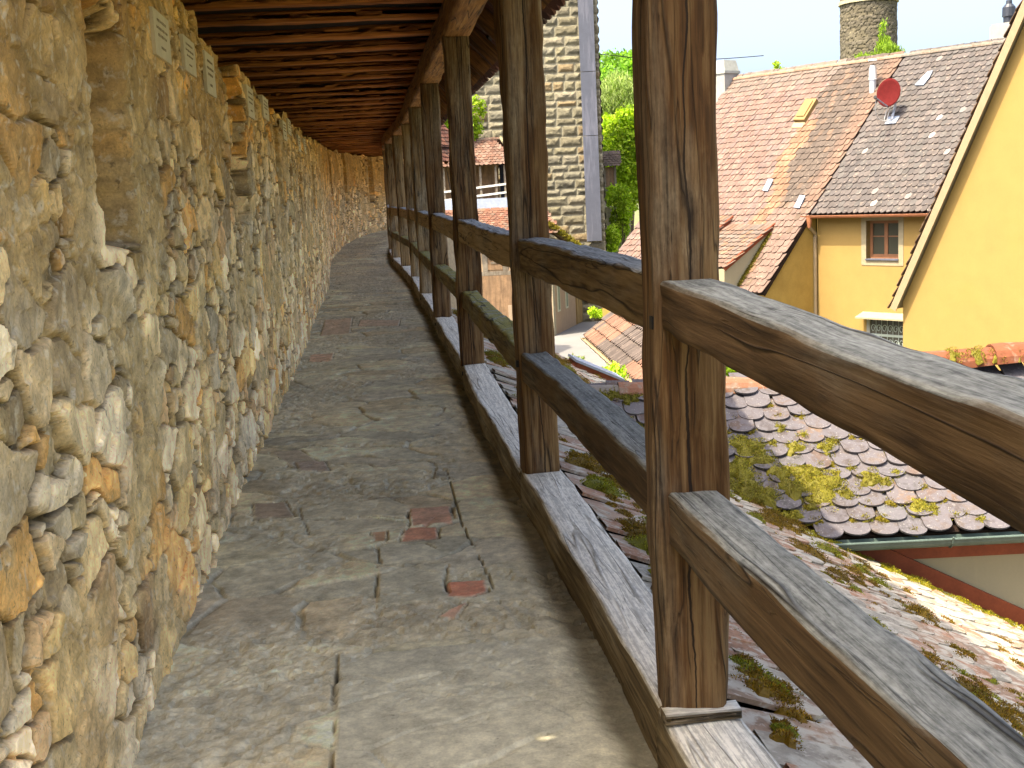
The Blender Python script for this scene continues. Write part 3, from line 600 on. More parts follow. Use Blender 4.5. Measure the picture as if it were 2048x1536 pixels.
# roof of the gallery: follows the curve, tiles seen from below at the eaves
def gallery_roof():
    V, F_ = tile_template(.212, .46, .018, arc=5); fr, cols = [], []; pu, pv = .195, .2; rs = np.random.RandomState(3); pal = np.array([(.26, .085, .05), (.19, .06, .035), (.30, .115, .065), (.16, .075, .05)])
    for i in range(int(3.2/pv)):
        for j in range(31, int((DS[-1]-1)/pu)):
            s = .4+(j+(.5 if i % 2 else 0))*pu; off = EO-.06+i*pv*math.cos(PG); x, y, tx, ty = path(s, off); T = V3(tx, ty, 0); Lf = V3(-ty, tx, 0)
            e = Lf*math.cos(PG)+V3(0, 0, math.sin(PG)); n = Lf*-math.sin(PG)+V3(0, 0, math.cos(PG)); z = EZ+.11+(off-EO)*math.tan(PG)
            a = rs.normal(0, .03); R = -T*math.cos(a)+e*math.sin(a); E_ = e*math.cos(a)+T*math.sin(a)
            fr.append((V3(x, y, z)+n*(.05+abs(rs.normal(0, .006))), R, E_-n*.1, n)); cols.append(pal[rs.choice(4)]*rs.uniform(.8, 1.2))
    place(V, F_, fr, 'tile_roof', M['tile_far'], gal, cols)
    ss = np.linspace(6.4, DS[-1]-.4, 160); x1, y1, _, _ = path(ss, 1.62); x2, y2, _, _ = path(ss, 2.6); n = len(ss); zt = EZ+.15+(1.62-EO)*math.tan(PG)
    mk('rear_roof', np.vstack([np.stack([x1, y1, np.full(n, zt)], 1), np.stack([x2, y2, np.full(n, 1.95)], 1)]), [[i, i+1, n+i+1, n+i] for i in range(n-1)], M['tile_far'], gal, col=V3(.3, .14, .08))
gallery_roof()
# ------------------------------------------------------------------ moss and leaves
def tufts(centres, mat, name, parent=None, dens=9000, hgt=.05, blade=.016, pal=((.10, .11, .015), (.20, .19, .02), (.30, .26, .03), (.13, .09, .02)), seed=0, wd=.0035):
    """cushions: a lumpy dome set with many short blades. centres: (pos, normal, radius, tint)"""
    rs = np.random.RandomState(seed); V, Fc, C = [], [], []; n0 = 0; pal = np.array(pal); FV, FF, FC = [], [], []; m = 0
    for (p, nr, rad, tint) in centres:
        p = np.array(p, float); nr = unit(nr); a = unit(np.cross(nr, V3(.3, .9, .1))); b = np.cross(nr, a); hh = hgt*min(1., rad/.12)
        K = max(int(dens*rad*rad*PI), 14); th = rs.uniform(0, 2*PI, K); lob = 1+.28*np.sin(th*3+rs.uniform(0, 6))+.16*np.sin(th*5+rs.uniform(0, 6))
        q = np.sqrt(rs.uniform(0, 1, K)); rr = q*rad*lob; z = hh*(1-q**2.2)*(.75+.5*rs.rand(K))
        base = p+a*(rr*np.cos(th))[:, None]+b*(rr*np.sin(th))[:, None]+nr*z[:, None]
        d = nr*rs.uniform(.5, 1.2, K)[:, None]+a*(np.cos(th)*q*1.0+rs.normal(0, .5, K))[:, None]+b*(np.sin(th)*q*1.0+rs.normal(0, .5, K))[:, None]
        d /= np.linalg.norm(d, axis=1)[:, None]; sd = np.cross(d, rs.normal(0, 1, (K, 3))); sd /= np.linalg.norm(sd, axis=1)[:, None]+1e-9
        ln = blade*rs.uniform(.6, 1.5, K)[:, None]
        FV.append(np.stack([base-sd*wd, base+sd*wd, base+d*ln], 1).reshape(-1, 3)); FF.append(np.arange(K*3).reshape(-1, 3)+m); m += 3*K
        c = pal[rs.choice(len(pal), K)]*rs.uniform(.7, 1.3, K)[:, None]*np.array(tint); FC.append(np.repeat(c, 3, 0))
        # dome
        J = 14; Rg = 4; vs = [p+nr*hh*.85]
        ph = rs.uniform(0, 6, 2)
        for g in range(1, Rg+1):
            for j in range(J):
                t = 2*PI*j/J; lb = 1+.28*math.sin(t*3+ph[0])+.16*math.sin(t*5+ph[1]); qq = g/Rg
                vs.append(p+(a*math.cos(t)+b*math.sin(t))*rad*.92*lb*qq+nr*(hh*.85*(1-qq**2.2)-(.01 if g == Rg else 0)+rs.normal(0, .004)))
        fs = [[0, 1+j, 1+(j+1) % J] for j in range(J)]
        for g in range(Rg-1): 
            for j in range(J): o = 1+g*J; fs += [[o+j, o+J+j, o+J+(j+1) % J], [o+j, o+J+(j+1) % J, o+(j+1) % J]]
        FV.append(np.array(vs)); FF.append(np.array(fs)+m); m += len(vs); FC.append(np.tile(pal.mean(0)*np.array(tint)*.8, (len(vs), 1)))
    return mk(name, np.vstack(FV), np.vstack(FF), mat, parent, col=np.vstack(FC))
def leaves(blobs, n, size, pal, name, parent, seed=0, droop=0., aspect=.55, shell=.55, flat=0.):
    """many leaf-sized faces through lumpy volumes; blobs: (centre, (rx,ry,rz))"""
    rs = np.random.RandomState(seed); pal = np.array(pal, float); wts = np.array([b[1][0]*b[1][1]*b[1][2] for b in blobs])**.67; wts /= wts.sum(); idx = rs.choice(len(blobs), n, p=wts)
    c = np.array([b[0] for b in blobs])[idx]; r = np.array([b[1] for b in blobs])[idx]
    d = rs.normal(0, 1, (n, 3)); d /= np.linalg.norm(d, axis=1)[:, None]; q = rs.uniform(shell, 1.08, n)**.7
    P = c+d*r*q[:, None]+rs.normal(0, size*.6, (n, 3))
    A = rs.normal(0, 1, (n, 3)); A[:, 2] -= droop; A /= np.linalg.norm(A, axis=1)[:, None]
    B = np.cross(A, rs.normal(0, 1, (n, 3))); B /= np.linalg.norm(B, axis=1)[:, None]; Nn = np.cross(A, B)
    sz = size*rs.uniform(.55, 1.35, n)[:, None]
    V = np.stack([P-A*sz, P+B*sz*aspect+Nn*sz*.12, P+A*sz, P-B*sz*aspect+Nn*sz*.12], 1).reshape(-1, 3)
    Fc = np.arange(4*n).reshape(-1, 4); tint = rs.uniform(.75, 1.25, (len(blobs), 1))[idx]
    C = pal[rs.choice(len(pal), n)]*rs.uniform(.75, 1.25, (n, 1))*tint
    return mk(name, V, Fc, M['leaf'], parent, col=np.repeat(C, 4, 0))
TG = {'dark_tree': 'trees beside the square tower', 'willow_tree': 'trees beside the square tower', 'bright_tree': 'trees beside the square tower', 'climbing_tree': 'trees beside the square tower', 'plant': 'small street plants', 'leafy_shrub': 'shrubs by the tower foot', 'ivy_shrub': 'shrubs by the tower foot'}
def tree(name, label, base, height, blobs, n, size, pal, seed=0, droop=0., aspect=.55, trunk=.22, cat='tree', limbs=7, group=None, cname='crown'):
    t = thing(name, label, cat, base, group or TG.get(name)); base = np.array(base, float); rs = np.random.RandomState(seed+1)
    m = MB(); top = base+V3(0, 0, height*.8); P = [base+(top-base)*k/6+V3(rs.normal(0, .05), rs.normal(0, .05), 0)*min(k, 1)*height*.12 for k in range(7)]
    m.tube(P, [trunk*(1-.13*k) for k in range(7)], 8)
    for k in range(limbs):
        c = np.array(blobs[k % len(blobs)][0], float); a = P[2+k % 4]; mid = (a+c)/2+V3(0, 0, height*.03); m.tube([a, mid, c], [trunk*.42, trunk*.28, trunk*.1], 6)
    m.build('trunk', M['bark'], t, col=False)
    leaves(blobs, n, size, pal, cname, t, seed, droop, aspect)
    return t
# ------------------------------------------------------------------ low tiled house beside the walkway (roof along the wall and a cross gable)
AR = unit(V3(-.113, .9936, 0)); AG = unit(V3(.9936, .113, 0)); pa = math.radians(27.5); AE = -AG*math.cos(pa)+V3(0, 0, math.sin(pa)); AN = AG*math.sin(pa)+V3(0, 0, math.cos(pa))
AT = V3(*pt(s_of_y(5.563), -.14, .10)); AV = 5.2                # top edge of the roof, next to the sill
AO = AT-AE*AV
def aplane_z(x, y): return AT[2]-(AN[0]*(x-AT[0])+AN[1]*(y-AT[1]))/AN[2]
BY0, BY1 = 7.36, 8.64; B0 = ony(1570, 1082, BY0); B1 = ony(1470, 774, BY1); pb = math.atan2(B1[2]-B0[2], BY1-BY0); BE = V3(0, math.cos(pb), math.sin(pb)); BR = V3(1, 0, 0)
house = thing('low_tiled_house', 'low house with mossy clay tile roofs and a cream cross gable beside the railing', 'house', (*(AT+AG*2.6+AR*2)[:2], -4.4))
palA = pick([(.56, .30, .18), (.54, .36, .24), (.52, .46, .36), (.60, .38, .26), (.42, .29, .20), (.56, .52, .42)], [4, 3, 4, 3, 2, 4])
YA0, YA1 = -5.0, 9.25     # along the roof, measured from AT
def keepA(u, v):
    p = AO+AR*u+AE*v
    if p[0] > 1.72 and p[1] > BY0+.16 and p[1] < 9.9: return False
    zb = B0[2]+(p[1]-BY0)*math.tan(pb) if p[1] < BY1 else B1[2]-(p[1]-BY1)*math.tan(pb)
    if BY0 < p[1] < BY1+(BY1-BY0) and zb > p[2]+.06: return False
    return True
tile_roof('main_roof', AO, AR, AE, YA0, YA1, 0, AV, .18, .145, M['tile_near'], house, palA, keepA, t=.014, seed=1, jit=1.6, lift=.04)
def keepB(u, v):
    p = B0+BR*u+BE*v; return p[2] > aplane_z(p[0], p[1])-.01
LB = math.hypot(BY1-BY0, B1[2]-B0[2]); palB = pick([(.30, .26, .27), (.34, .28, .27), (.40, .28, .23), (.35, .28, .25), (.28, .26, .26), (.46, .46, .46), (.50, .33, .23)], [5, 5, 2, 3, 4, 1.4, 1])
tile_roof('cross_roof', B0, BR, BE, -1.8, 3.1, -.03, LB, .18, .125, M['tile_b'], house, palB, keepB, t=.014, seed=2, jit=1.6, lift=.036, arc=9, Lf=2.2, r_=.36)
BE2 = V3(0, -math.cos(pb), math.sin(pb)); B2 = V3(B0[0], 2*BY1-BY0, B0[2])
def keepB2(u, v):
    p = B2+BR*u+BE2*v; return p[2] > aplane_z(p[0], p[1])-.01
tile_roof('rear_cross_roof', B2, BR, BE2, -1.8, 3.1, -.03, LB, .18, .14, M['tile_b'], house, palB, keepB2, t=.014, seed=3, lift=.036)
clay = lambda rs: np.array([(.48, .22, .13), (.42, .27, .2), (.38, .33, .29)])[rs.choice(3)]*rs.uniform(.85, 1.15)
ridge_tiles('ridge_tiles', (.05, BY1, B1[2]-.03), (3.0, BY1, B1[2]-.03), .10, 8, M['clay'], house, clay, 5)
ridge_tiles('ridge_tiles', (3.02, BY1, B1[2]+.06), (4.0, BY1, B1[2]+.12), .125, 2, M['tile_far'], house, lambda rs: np.array((.52, .17, .08)), 6)
b = MB(); BNn = np.cross(BR, BE); b.prism([B0+BR*-1.7+BE*.01-BNn*.005, B0+BR*3.05+BE*.01-BNn*.005, B0+BR*3.05+BE*LB-BNn*.005, B0+BR*-1.7+BE*LB-BNn*.005], -BNn*.03); b.build('roof_boarding', M['board'], house, col=False)
# walls
b = MB(); xr = B0[0]+3.0; yw = BY0+.17
b.prism([(1.62, yw, aplane_z(1.62, yw)-.3), (xr, yw, aplane_z(xr, yw)-.3), (xr, yw, B0[2]-.03), (1.62, yw, B0[2]-.03)], (0, .25, 0))
b.prism([(xr-.2, yw+.26, -4.4), (xr-.2, 9.8, -4.4), (xr-.2, 9.8, B0[2]-.05), (xr-.2, BY1, B1[2]-.1), (xr-.2, yw+.26, B0[2]-.05)], (.2, 0, 0)); b.build('gable_wall', M['cream'], house, col=False)
b = MB(); e0 = AO+AE*.35-AN*.12
for u0, u1 in ((YA0+.2, YA1-.2),):
    b.prism([e0+AR*u0, e0+AR*u1, V3(*(e0+AR*u1)[:2], -4.5), V3(*(e0+AR*u0)[:2], -4.5)], -AG*.25)
    for u in (u0, u1-.25):
        a_ = e0+AR*u; c_ = AT-AN*.12+AR*u; b.prism([a_-AG*.26, c_, V3(*c_[:2], -4.5), V3(*(a_-AG*.26)[:2], -4.5)], AR*.25)
b.build('wall', M['cream'], house, col=False)
b = MB(); b.prism([AT-AN*.03+AR*YA0, AT-AN*.03+AR*YA1, AO-AN*.03+AR*YA1, AO-AN*.03+AR*YA0], -AN*.05); b.build('roof_boarding', M['board'], house, col=False)
# red boards and gutter
b = MB(); zt = B0[2]-.135; b.box((1.60+1.45, yw-.014, zt), (1.45, 0, 0), (0, .012, 0), (0, 0, .075)); b.build('fascia', M['redwood'], house, col=False)
b = MB(); pA = V3(2.0, yw-.03, aplane_z(2.0, yw)+.115); pB = V3(xr, yw-.03, aplane_z(xr, yw)+.115); b.bar(pA, pB, .035, .10); b.build('base_board', M['redwood'], house, col=False); pA = V3(1.75, yw-.03, aplane_z(1.75, yw)+.1)
def gutter(a, bb, rad, mat, parent, outward, name='gutter', brk=.8):
    a, bb = np.array(a, float), np.array(bb, float); t = unit(bb-a); K = 9; m = MB(); vs = []
    for p in (a, bb):
        for rr in (rad, rad-.006):
            vs += [p+outward*rr*math.cos(PI+PI*k/(K-1))+V3(0, 0, rr*math.sin(PI+PI*k/(K-1))) for k in range(K)]
    fs = []
    for k in range(K-1): fs += [[k, k+1, 2*K+k+1, 2*K+k], [K+k+1, K+k, 3*K+k, 3*K+k+1], [k+1, k, K+k, K+k+1], [2*K+k, 2*K+k+1, 3*K+k+1, 3*K+k]]
    fs += [[0, 2*K, 3*K, K], [K-1, 2*K-1, 4*K-1, 3*K-1], list(range(K)), list(range(2*K, 3*K))[::-1]]; m.add(vs, fs)
    m.tube([a+outward*rad+V3(0, 0, .004), bb+outward*rad+V3(0, 0, .004)], .009, 8); g = m.build(name, mat, parent, col=False)
    L = np.linalg.norm(bb-a); q = .25
    while q < L:
        m = MB(); p = a+t*q; m.tube([p+outward*(rad+.004)*math.cos(PI+PI*k/8)+V3(0, 0, (rad+.004)*math.sin(PI+PI*k/8)) for k in range(9)]+[p+outward*(rad+.012)+V3(0, 0, .02)], .006, 6); m.build('bracket', mat, g, col=False); q += brk
    return g
gutter((B0[0]-.02, BY0-.045, B0[2]-.015), (xr, BY0-.045, B0[2]-.015), .058, M['gutter'], house, V3(0, -1, 0))
# roof hatch on the far part of the main roof
q0 = onplane(1146, 742, AT, AN); q1 = onplane(1236, 778, AT, AN); hx = unit(q1-q0); Lh = np.linalg.norm(q1-q0); hc = (q0+q1)/2
b = MB(); b.box(hc+AN*.05+AR*.25, hx*Lh/2, AR*.25, AN*.06); ht = b.build('roof_hatch', M['redwood'], house, col=False)
b = MB(); b.box(hc+AN*.125+AR*.25, hx*(Lh/2+.03), AR*.28, AN*.014); b.build('hatch_cover', M['palesheet'], ht, col=False)
# moss cushions
rs = np.random.RandomState(4); cen = []
for (x, y, r) in [(1490, 905, .15), (1520, 925, .12), (1475, 950, .15), (1640, 985, .20), (1610, 960, .14), (1585, 985, .15), (1560, 955, .11), (1690, 1000, .09), (1500, 990, .15), (1530, 1005, .13), (1480, 1015, .12), (1465, 985, .12), (1590, 905, .09), (1605, 880, .06), (1560, 865, .06), (1650, 905, .09), (1665, 890, .06), (1740, 968, .11), (1770, 975, .07), (1835, 1022, .10), (1860, 1028, .08), (1590, 1040, .07), (1560, 1045, .08), (1515, 1040, .09), (1225, 800, .10), (1250, 805, .08), (1205, 798, .09), (1272, 800, .07), (1275, 870, .09), (1790, 955, .05), (1910, 1040, .05), (1480, 890, .07), (1700, 945, .05), (1545, 895, .05), (1625, 1015, .08), (1670, 955, .05), (1730, 1045, .05), (1960, 1048, .05), (1260, 850, .05)]:
    cen.append((onplane(x, y, B0, np.cross(BR, BE))+np.cross(BR, BE)*.035, np.cross(BR, BE), r*.86, np.array([1, 1, 1])*rs.uniform(.8, 1.2)))
for k in range(170):                                        # little cushions in the joints of the cross roof
    u, v = rs.uniform(-1.5, 3.), rs.uniform(.02, LB-.05)
    if keepB(u, v): cen.append((B0+BR*u+BE*(round(v/.125)*.125)+np.cross(BR, BE)*.03, np.cross(BR, BE), rs.uniform(.02, .05), np.array([.95, .85, .65])))
for x in (3.2, 3.36, 3.52, 3.66): cen.append((V3(x, BY1-.06, B1[2]+.155), V3(0, -.5, .85), .085, np.array([1, 1, 1.])))
tufts(cen, M['moss'], 'moss', house, dens=22000, hgt=.05, blade=.011, wd=.0028, seed=5)['kind'] = 'stuff'
cen = []
for (x, y, q) in [(1478, 1345, .05), (1500, 1372, .06), (1520, 1392, .07), (1545, 1412, .07), (1565, 1432, .06), (1595, 1462, .05), (1525, 1345, .03), (1560, 1490, .04), (1590, 1330, .04), (1660, 1212, .05), (1690, 1232, .05), (1725, 1262, .05), (1750, 1225, .04), (1790, 1228, .06), (1812, 1240, .06), (1768, 1290, .04), (1838, 1318, .05), (1862, 1335, .07), (1885, 1352, .06), (1905, 1318, .07), (1930, 1330, .07), (1915, 1372, .06), (1940, 1392, .06), (1965, 1380, .04), (1935, 1425, .05), (1985, 1290, .05), (2010, 1310, .06), (2035, 1335, .05), (1975, 1440, .05), (2005, 1462, .06), (2035, 1440, .07), (2040, 1500, .05), (1850, 1262, .05), (1875, 1285, .06), (1640, 1160, .05), (1668, 1175, .05), (1700, 1190, .06), (1600, 1130, .05), (1610, 1118, .06), (1575, 1105, .05), (1720, 1160, .05), (1745, 1180, .06), (1640, 1190, .04), (1470, 1290, .05), (1495, 1320, .04), (1240, 1020, .05), (1265, 1075, .05), (1220, 1000, .06), (1285, 1098, .05), (1200, 960, .05), (1250, 1050, .05)]:
    for j in range(3): cen.append((onplane(x+rs.normal(0, 9), y+rs.normal(0, 6), AT, AN)+AN*.03, AN, q*rs.uniform(.55, 1.05), np.array([.95, .62, .45])*rs.uniform(.75, 1.2) if rs.rand() < .8 else np.array([.9, 1.05, .7])))
for k in range(2600):
    u, v = rs.uniform(-4.2, 9.), AV-abs(rs.normal(0, 1.6)) - .05
    if v < .2 or not keepA(u, v): continue
    if fbm(np.array([u*.9]), np.array([v*1.2]), 0, 3, 19)[0] < .44: continue
    v = round(v/.145)*.145; cen.append((AO+AR*u+AE*v+AN*.035, AN, rs.choice([.02, .03, .05, .075, .105], p=[.24, .24, .24, .18, .10]), np.array([.9, .62, .5])*rs.uniform(.7, 1.25) if rs.rand() < .72 else np.array([1, 1.1, .8])))
for k in range(46):                                         # bright strip along the red base board
    t = k/45; p = pA*(1-t)+pB*t; cen.append((V3(p[0], p[1]-.13-rs.uniform(0, .12), aplane_z(p[0], p[1])+.035), AN, rs.uniform(.06, .11), np.array([1.25, 1.25, .8])))
tufts(cen, M['moss'], 'moss', house, dens=30000, hgt=.055, blade=.008, wd=.0024, seed=6)['kind'] = 'stuff'
# ------------------------------------------------------------------ ground and street
ZG = -4.4
b = MB(); b.add([(-800, -300, ZG-.06), (900, -300, ZG-.06), (900, 1400, ZG-.06), (-800, 1400, ZG-.06)], [[0, 1, 2, 3]]); b.build('ground', M['ground'], col=False)['kind'] = 'structure'
b = MB(); P = [(.5, 10), (9, 12), (9, 30), (7.4, 47), (6.5, 70), (3.2, 70), (1.0, 48.6), (-3, 48), (-3, 30), (-1, 20)]; b.add([(*p, ZG) for p in P], [list(range(len(P)))]); b.build('street', M['asphalt'], col=False)['kind'] = 'structure'
# ------------------------------------------------------------------ the two terraced houses
r = unit(V3(.607, -.795, 0)); uph = unit(V3(.795, .607, 0)); H0 = ony(1620, 430, 38); he = (uph+V3(0, 0, 1))/math.sqrt(2); hn = unit(np.cross(r, he)); hn = hn if hn[2] > 0 else -hn
def HP(u, v, w=0.): return H0+r*u+he*v+hn*w
VR = 7.1
oh = thing('orange_roofed_house', 'terraced house with weathered orange tile roof sweeping low and a pale chimney', 'house', (*(HP(-4, 3)[:2]), ZG))
yh = thing('yellow_walled_house', 'yellow plastered house with dark grey tile roof and brown window', 'house', (*(HP(3, 3)[:2]), ZG))
def colH(u, v, rs):
    d = -1.5-.17*v+.18*math.sin(v*2.1); n = rs.rand()
    if u > d:                       # dark weathered band, paler next to the seam
        k = min(max((u+.75)/.5, 0), 1); base = np.array((.25, .17, .12))*(1-k)+np.array((.44, .24, .15))*k
        if v < .4: base = np.array((.46, .27, .19))
        if n < .12: base = np.array((.36, .22, .14))
        if .55 < n < .62 and v > 3: base = np.array((.42, .24, .15))
    elif u > d-.62 and v < 4.3: base = np.array((.58, .30, .16)) if n < .8 else np.array((.5, .24, .13))
    else:
        base = np.array([(.48, .27, .19), (.45, .25, .18), (.52, .31, .22), (.42, .26, .20)])[int(n*3.999)]
        if v > 6.2: base = base*.8+np.array((.06, .07, .05))
    base = base*np.array((.88, .98, 1.1)); return base*rs.uniform(.91, 1.09)
cheek = -1.12
tile_roof('roof', H0, r, he, -7.6, 0., -3.25, VR, .19, .27, M['tile_far'], oh, colH, keep=lambda u, v: True, t=.022, seed=7, lift=.055, arc=5, jit=1.5)
palG = pick([(.22, .19, .175), (.235, .20, .185), (.205, .18, .17), (.25, .21, .19), (.225, .205, .19)])
tile_roof('roof', H0, r, he, .06, 9.0, -.02, VR, .195, .25, M['tile_far'], yh, lambda u, v, rs: palG(u, v, rs)*(1.0 if rs.rand() > .025 else 2.4), t=.022, seed=8, lift=.06, arc=5, r_=.5)
def sheet(u0, u1, v0, v1, w, t, name, mat, par):
    b = MB(); b.prism([HP(u0, v0, w), HP(u1, v0, w), HP(u1, v1, w), HP(u0, v1, w)], -hn*t); return b.build(name, mat, par, col=False)
sheet(-7.6, -.01, -3.2, VR, -.01, .12, 'roof_boarding', M['board'], oh); sheet(.01, 9, -.0, VR, -.01, .12, 'roof_boarding', M['board'], yh)
# rear slopes
bk = lambda u, d: HP(u, VR)+uph*d*7.0-V3(0, 0, d*7.0)
b = MB(); b.prism([bk(-7.6, 0), bk(0, 0), bk(0, 1), bk(-7.6, 1)], (0, 0, -.12), (.42, .22, .14)); b.build('rear_roof', M['tile_far'], oh)
b = MB(); b.prism([bk(0.02, 0), bk(9, 0), bk(9, 1), bk(.02, 1)], (0, 0, -.12), (.16, .13, .12)); b.build('rear_roof', M['tile_far'], yh)
rc1 = lambda rs: np.array([(.44, .26, .17), (.38, .25, .17), (.5, .27, .16)])[rs.choice(3)]*rs.uniform(.85, 1.15); rc2 = lambda rs: np.array([(.26, .2, .15), (.34, .22, .15), (.24, .21, .18)])[rs.choice(3)]*rs.uniform(.85, 1.15)
ridge_tiles('ridge_tiles', HP(-7.6, VR-.08, .02), HP(0, VR-.08, .02), .115, 22, M['clay'], oh, rc1, 8, lift=-.02); ridge_tiles('ridge_tiles', HP(.0, VR-.08, .02), HP(9, VR-.08, .02), .12, 25, M['clay'], yh, rc2, 9, lift=-.02)
# steeper top course of both roofs
# walls of the yellow house
W0 = H0+uph*.35
def WP(u, z, w=0.): p = W0+r*u-uph*w; return V3(p[0], p[1], H0[2]+z)
wu0, wu1, wz0, wz1 = 1.84, 2.98, -1.40, -.22
b = MB(); gz = ZG-H0[2]
b.prism([WP(0, gz), WP(wu0, gz), WP(wu0, -.02), WP(0, -.02)], uph*.4); b.prism([WP(wu1, gz), WP(9, gz), WP(9, -.02), WP(wu1, -.02)], uph*.4); b.prism([WP(wu0, gz), WP(wu1, gz), WP(wu1, wz0), WP(wu0, wz0)], uph*.4); b.prism([WP(wu0, wz1), WP(wu1, wz1), WP(wu1, -.02), WP(wu0, -.02)], uph*.4)
b.prism([WP(9, gz)+uph*.41, WP(9, gz)+uph*9.5, V3(*(WP(9, 0)+uph*9.5)[:2], H0[2]+.2), V3(*HP(8.9, VR-.2)[:2], HP(0, VR-.25)[2]), WP(9, -.02)+uph*.41], -r*.3); b.build('wall', M['yellow'], yh, col=False)
# window with stone surround
win = MB(); sw = .17
for (a0, a1, c0, c1) in ((wu0-sw, wu0, wz0-sw, wz1+.10), (wu1, wu1+sw, wz0-sw, wz1+.10), (wu0, wu1, wz0-sw, wz0), (wu0, wu1, wz1, wz1+.10)): win.prism([WP(a0, c0, .015), WP(a1, c0, .015), WP(a1, c1, .015), WP(a0, c1, .015)], uph*.24)
wn = win.build('window', M['sandstone'], yh, col=False)
b = MB(); ins = .19
def WB(a0, a1, c0, c1, w0, w1, m): m.prism([WP(a0, c0, w0), WP(a1, c0, w0), WP(a1, c1, w0), WP(a0, c1, w0)], uph*(w0-w1))
um = (wu0+wu1)/2
for (a0, a1, c0, c1) in ((wu0, wu0+.09, wz0, wz1), (wu1-.09, wu1, wz0, wz1), (wu0+.09, wu1-.09, wz0, wz0+.16), (wu0+.09, wu1-.09, wz1-.09, wz1), (um-.06, um+.06, wz0+.16, wz1-.09)): WB(a0, a1, c0, c1, -ins, -ins-.06, b)
zb = wz0+.68
for (a0, a1) in ((wu0+.09, um-.06), (um+.06, wu1-.09)): WB(a0, a1, zb, zb+.035, -ins-.01, -ins-.04, b)
b.build('frame', M['brownframe'], wn, col=False)
b = MB(); WB(wu0+.05, wu1-.05, wz0+.05, wz1-.05, -ins-.03, -ins-.045, b); b.build('pane', M['glass'], wn, col=False)
b = MB(); WB(wu0-.01, wu1+.01, wz0-.01, wz0+.03, .06, -.2, b); b.build('sill', M['lead'], wn, col=False)
# lower window with hood and iron scrollwork
gu0, gu1, gz0, gz1 = 2.0, 3.4, -4.5, -3.2
b = MB(); WB(gu0-.12, gu0, gz0, gz1+.02, .05, -.02, b); lw = b.build('window', M['white'], yh, col=False)
b = MB(); b.prism([WP(gu0-.28, gz1+.03, .42), WP(gu1+.2, gz1+.03, .42), WP(gu1+.2, gz1+.16, .01), WP(gu0-.28, gz1+.16, .01)], (0, 0, .045)); b.build('hood', M['sandstone'], lw, col=False)
b = MB(); WB(gu0, gu1, gz0, gz1, .012, .002, b); b.build('pane', M['glass'], lw, col=False)
b = MB(); WB(gu0, gu1, gz1-.52, gz1-.45, .06, .02, b)
for k in range(7):
    uc = gu0+.12+k*.2
    for (zc, rr) in ((gz1-.28, .095), (gz1-.72, .095), (gz1-.93, .07)): b.tube([WP(uc+rr*math.cos(t*.62)*(1-t*.055), zc+rr*math.sin(t*.62)*1.35*(1-t*.055), .045) for t in range(13)], .012, 5)
    b.tube([WP(uc+.1, gz1-1.1, .045), WP(uc+.1, gz1, .045)], .009, 5)
b.build('grille', plain('grey_green_iron', (.30, .36, .34), .5), lw, col=False)
# gutter and downpipe
eg = HP(0, 0)
g = gutter(HP(-.25, 0)-uph*.07-V3(0, 0, .03), HP(9, 0)-uph*.07-V3(0, 0, .03), .075, M['copper'], yh, -uph, brk=.9)
b = MB(); p = HP(.02, 0)-uph*.07-V3(0, 0, .1); b.tube([p+V3(0, 0, .03), p-V3(0, 0, .12), p-V3(0, 0, .3)], [.10, .085, .05], 10); b.build('hopper', M['copper'], g, col=False)
b = MB(); q = WP(-.02, 0, .09); b.tube([p-V3(0, 0, .27), V3(q[0]-r[0]*-.02, q[1], p[2]-.5), V3(q[0], q[1], p[2]-.7), V3(q[0], q[1], ZG)], .055, 10); dp = b.build('downpipe', M['beige'], yh, col=False)
for z in (-.75, -1.35, -3.): b = MB(); b.tube([V3(q[0], q[1], H0[2]+z), V3(q[0], q[1], H0[2]+z+.05)], .064, 10); b.build('clip', M['beige'], dp, col=False)
# low side wall of the orange house
b = MB(); LV = 3.1/math.sqrt(2)
A_ = WP(0, 0)-uph*.0; sp = [WP(-.06, gz), V3(*(W0-uph*(LV+.35)-r*.06)[:2], ZG), V3(*(W0-uph*(LV+.35)-r*.06)[:2], H0[2]-LV-.14), WP(-.06, -.02+.35-.16)]
b.prism(sp, -r*.3); b.build('side_wall', M['yellow_old'], oh, col=False)
b = MB(); b.prism([sp[1]-r*.31, sp[1]-r*7.4, sp[2]-r*7.4, sp[2]-r*.31], uph*.3); gp = HP(-7.3, 0, -.15)
b.prism([V3(*gp[:2], ZG)-uph*LV, V3(*gp[:2], ZG)+uph*9.5, V3(*(gp+uph*9.5)[:2], 1.), HP(-7.3, VR, -.2), HP(-7.3, -3.1, -.2)], r*.3); b.build('wall', M['yellow_old'], oh, col=False)
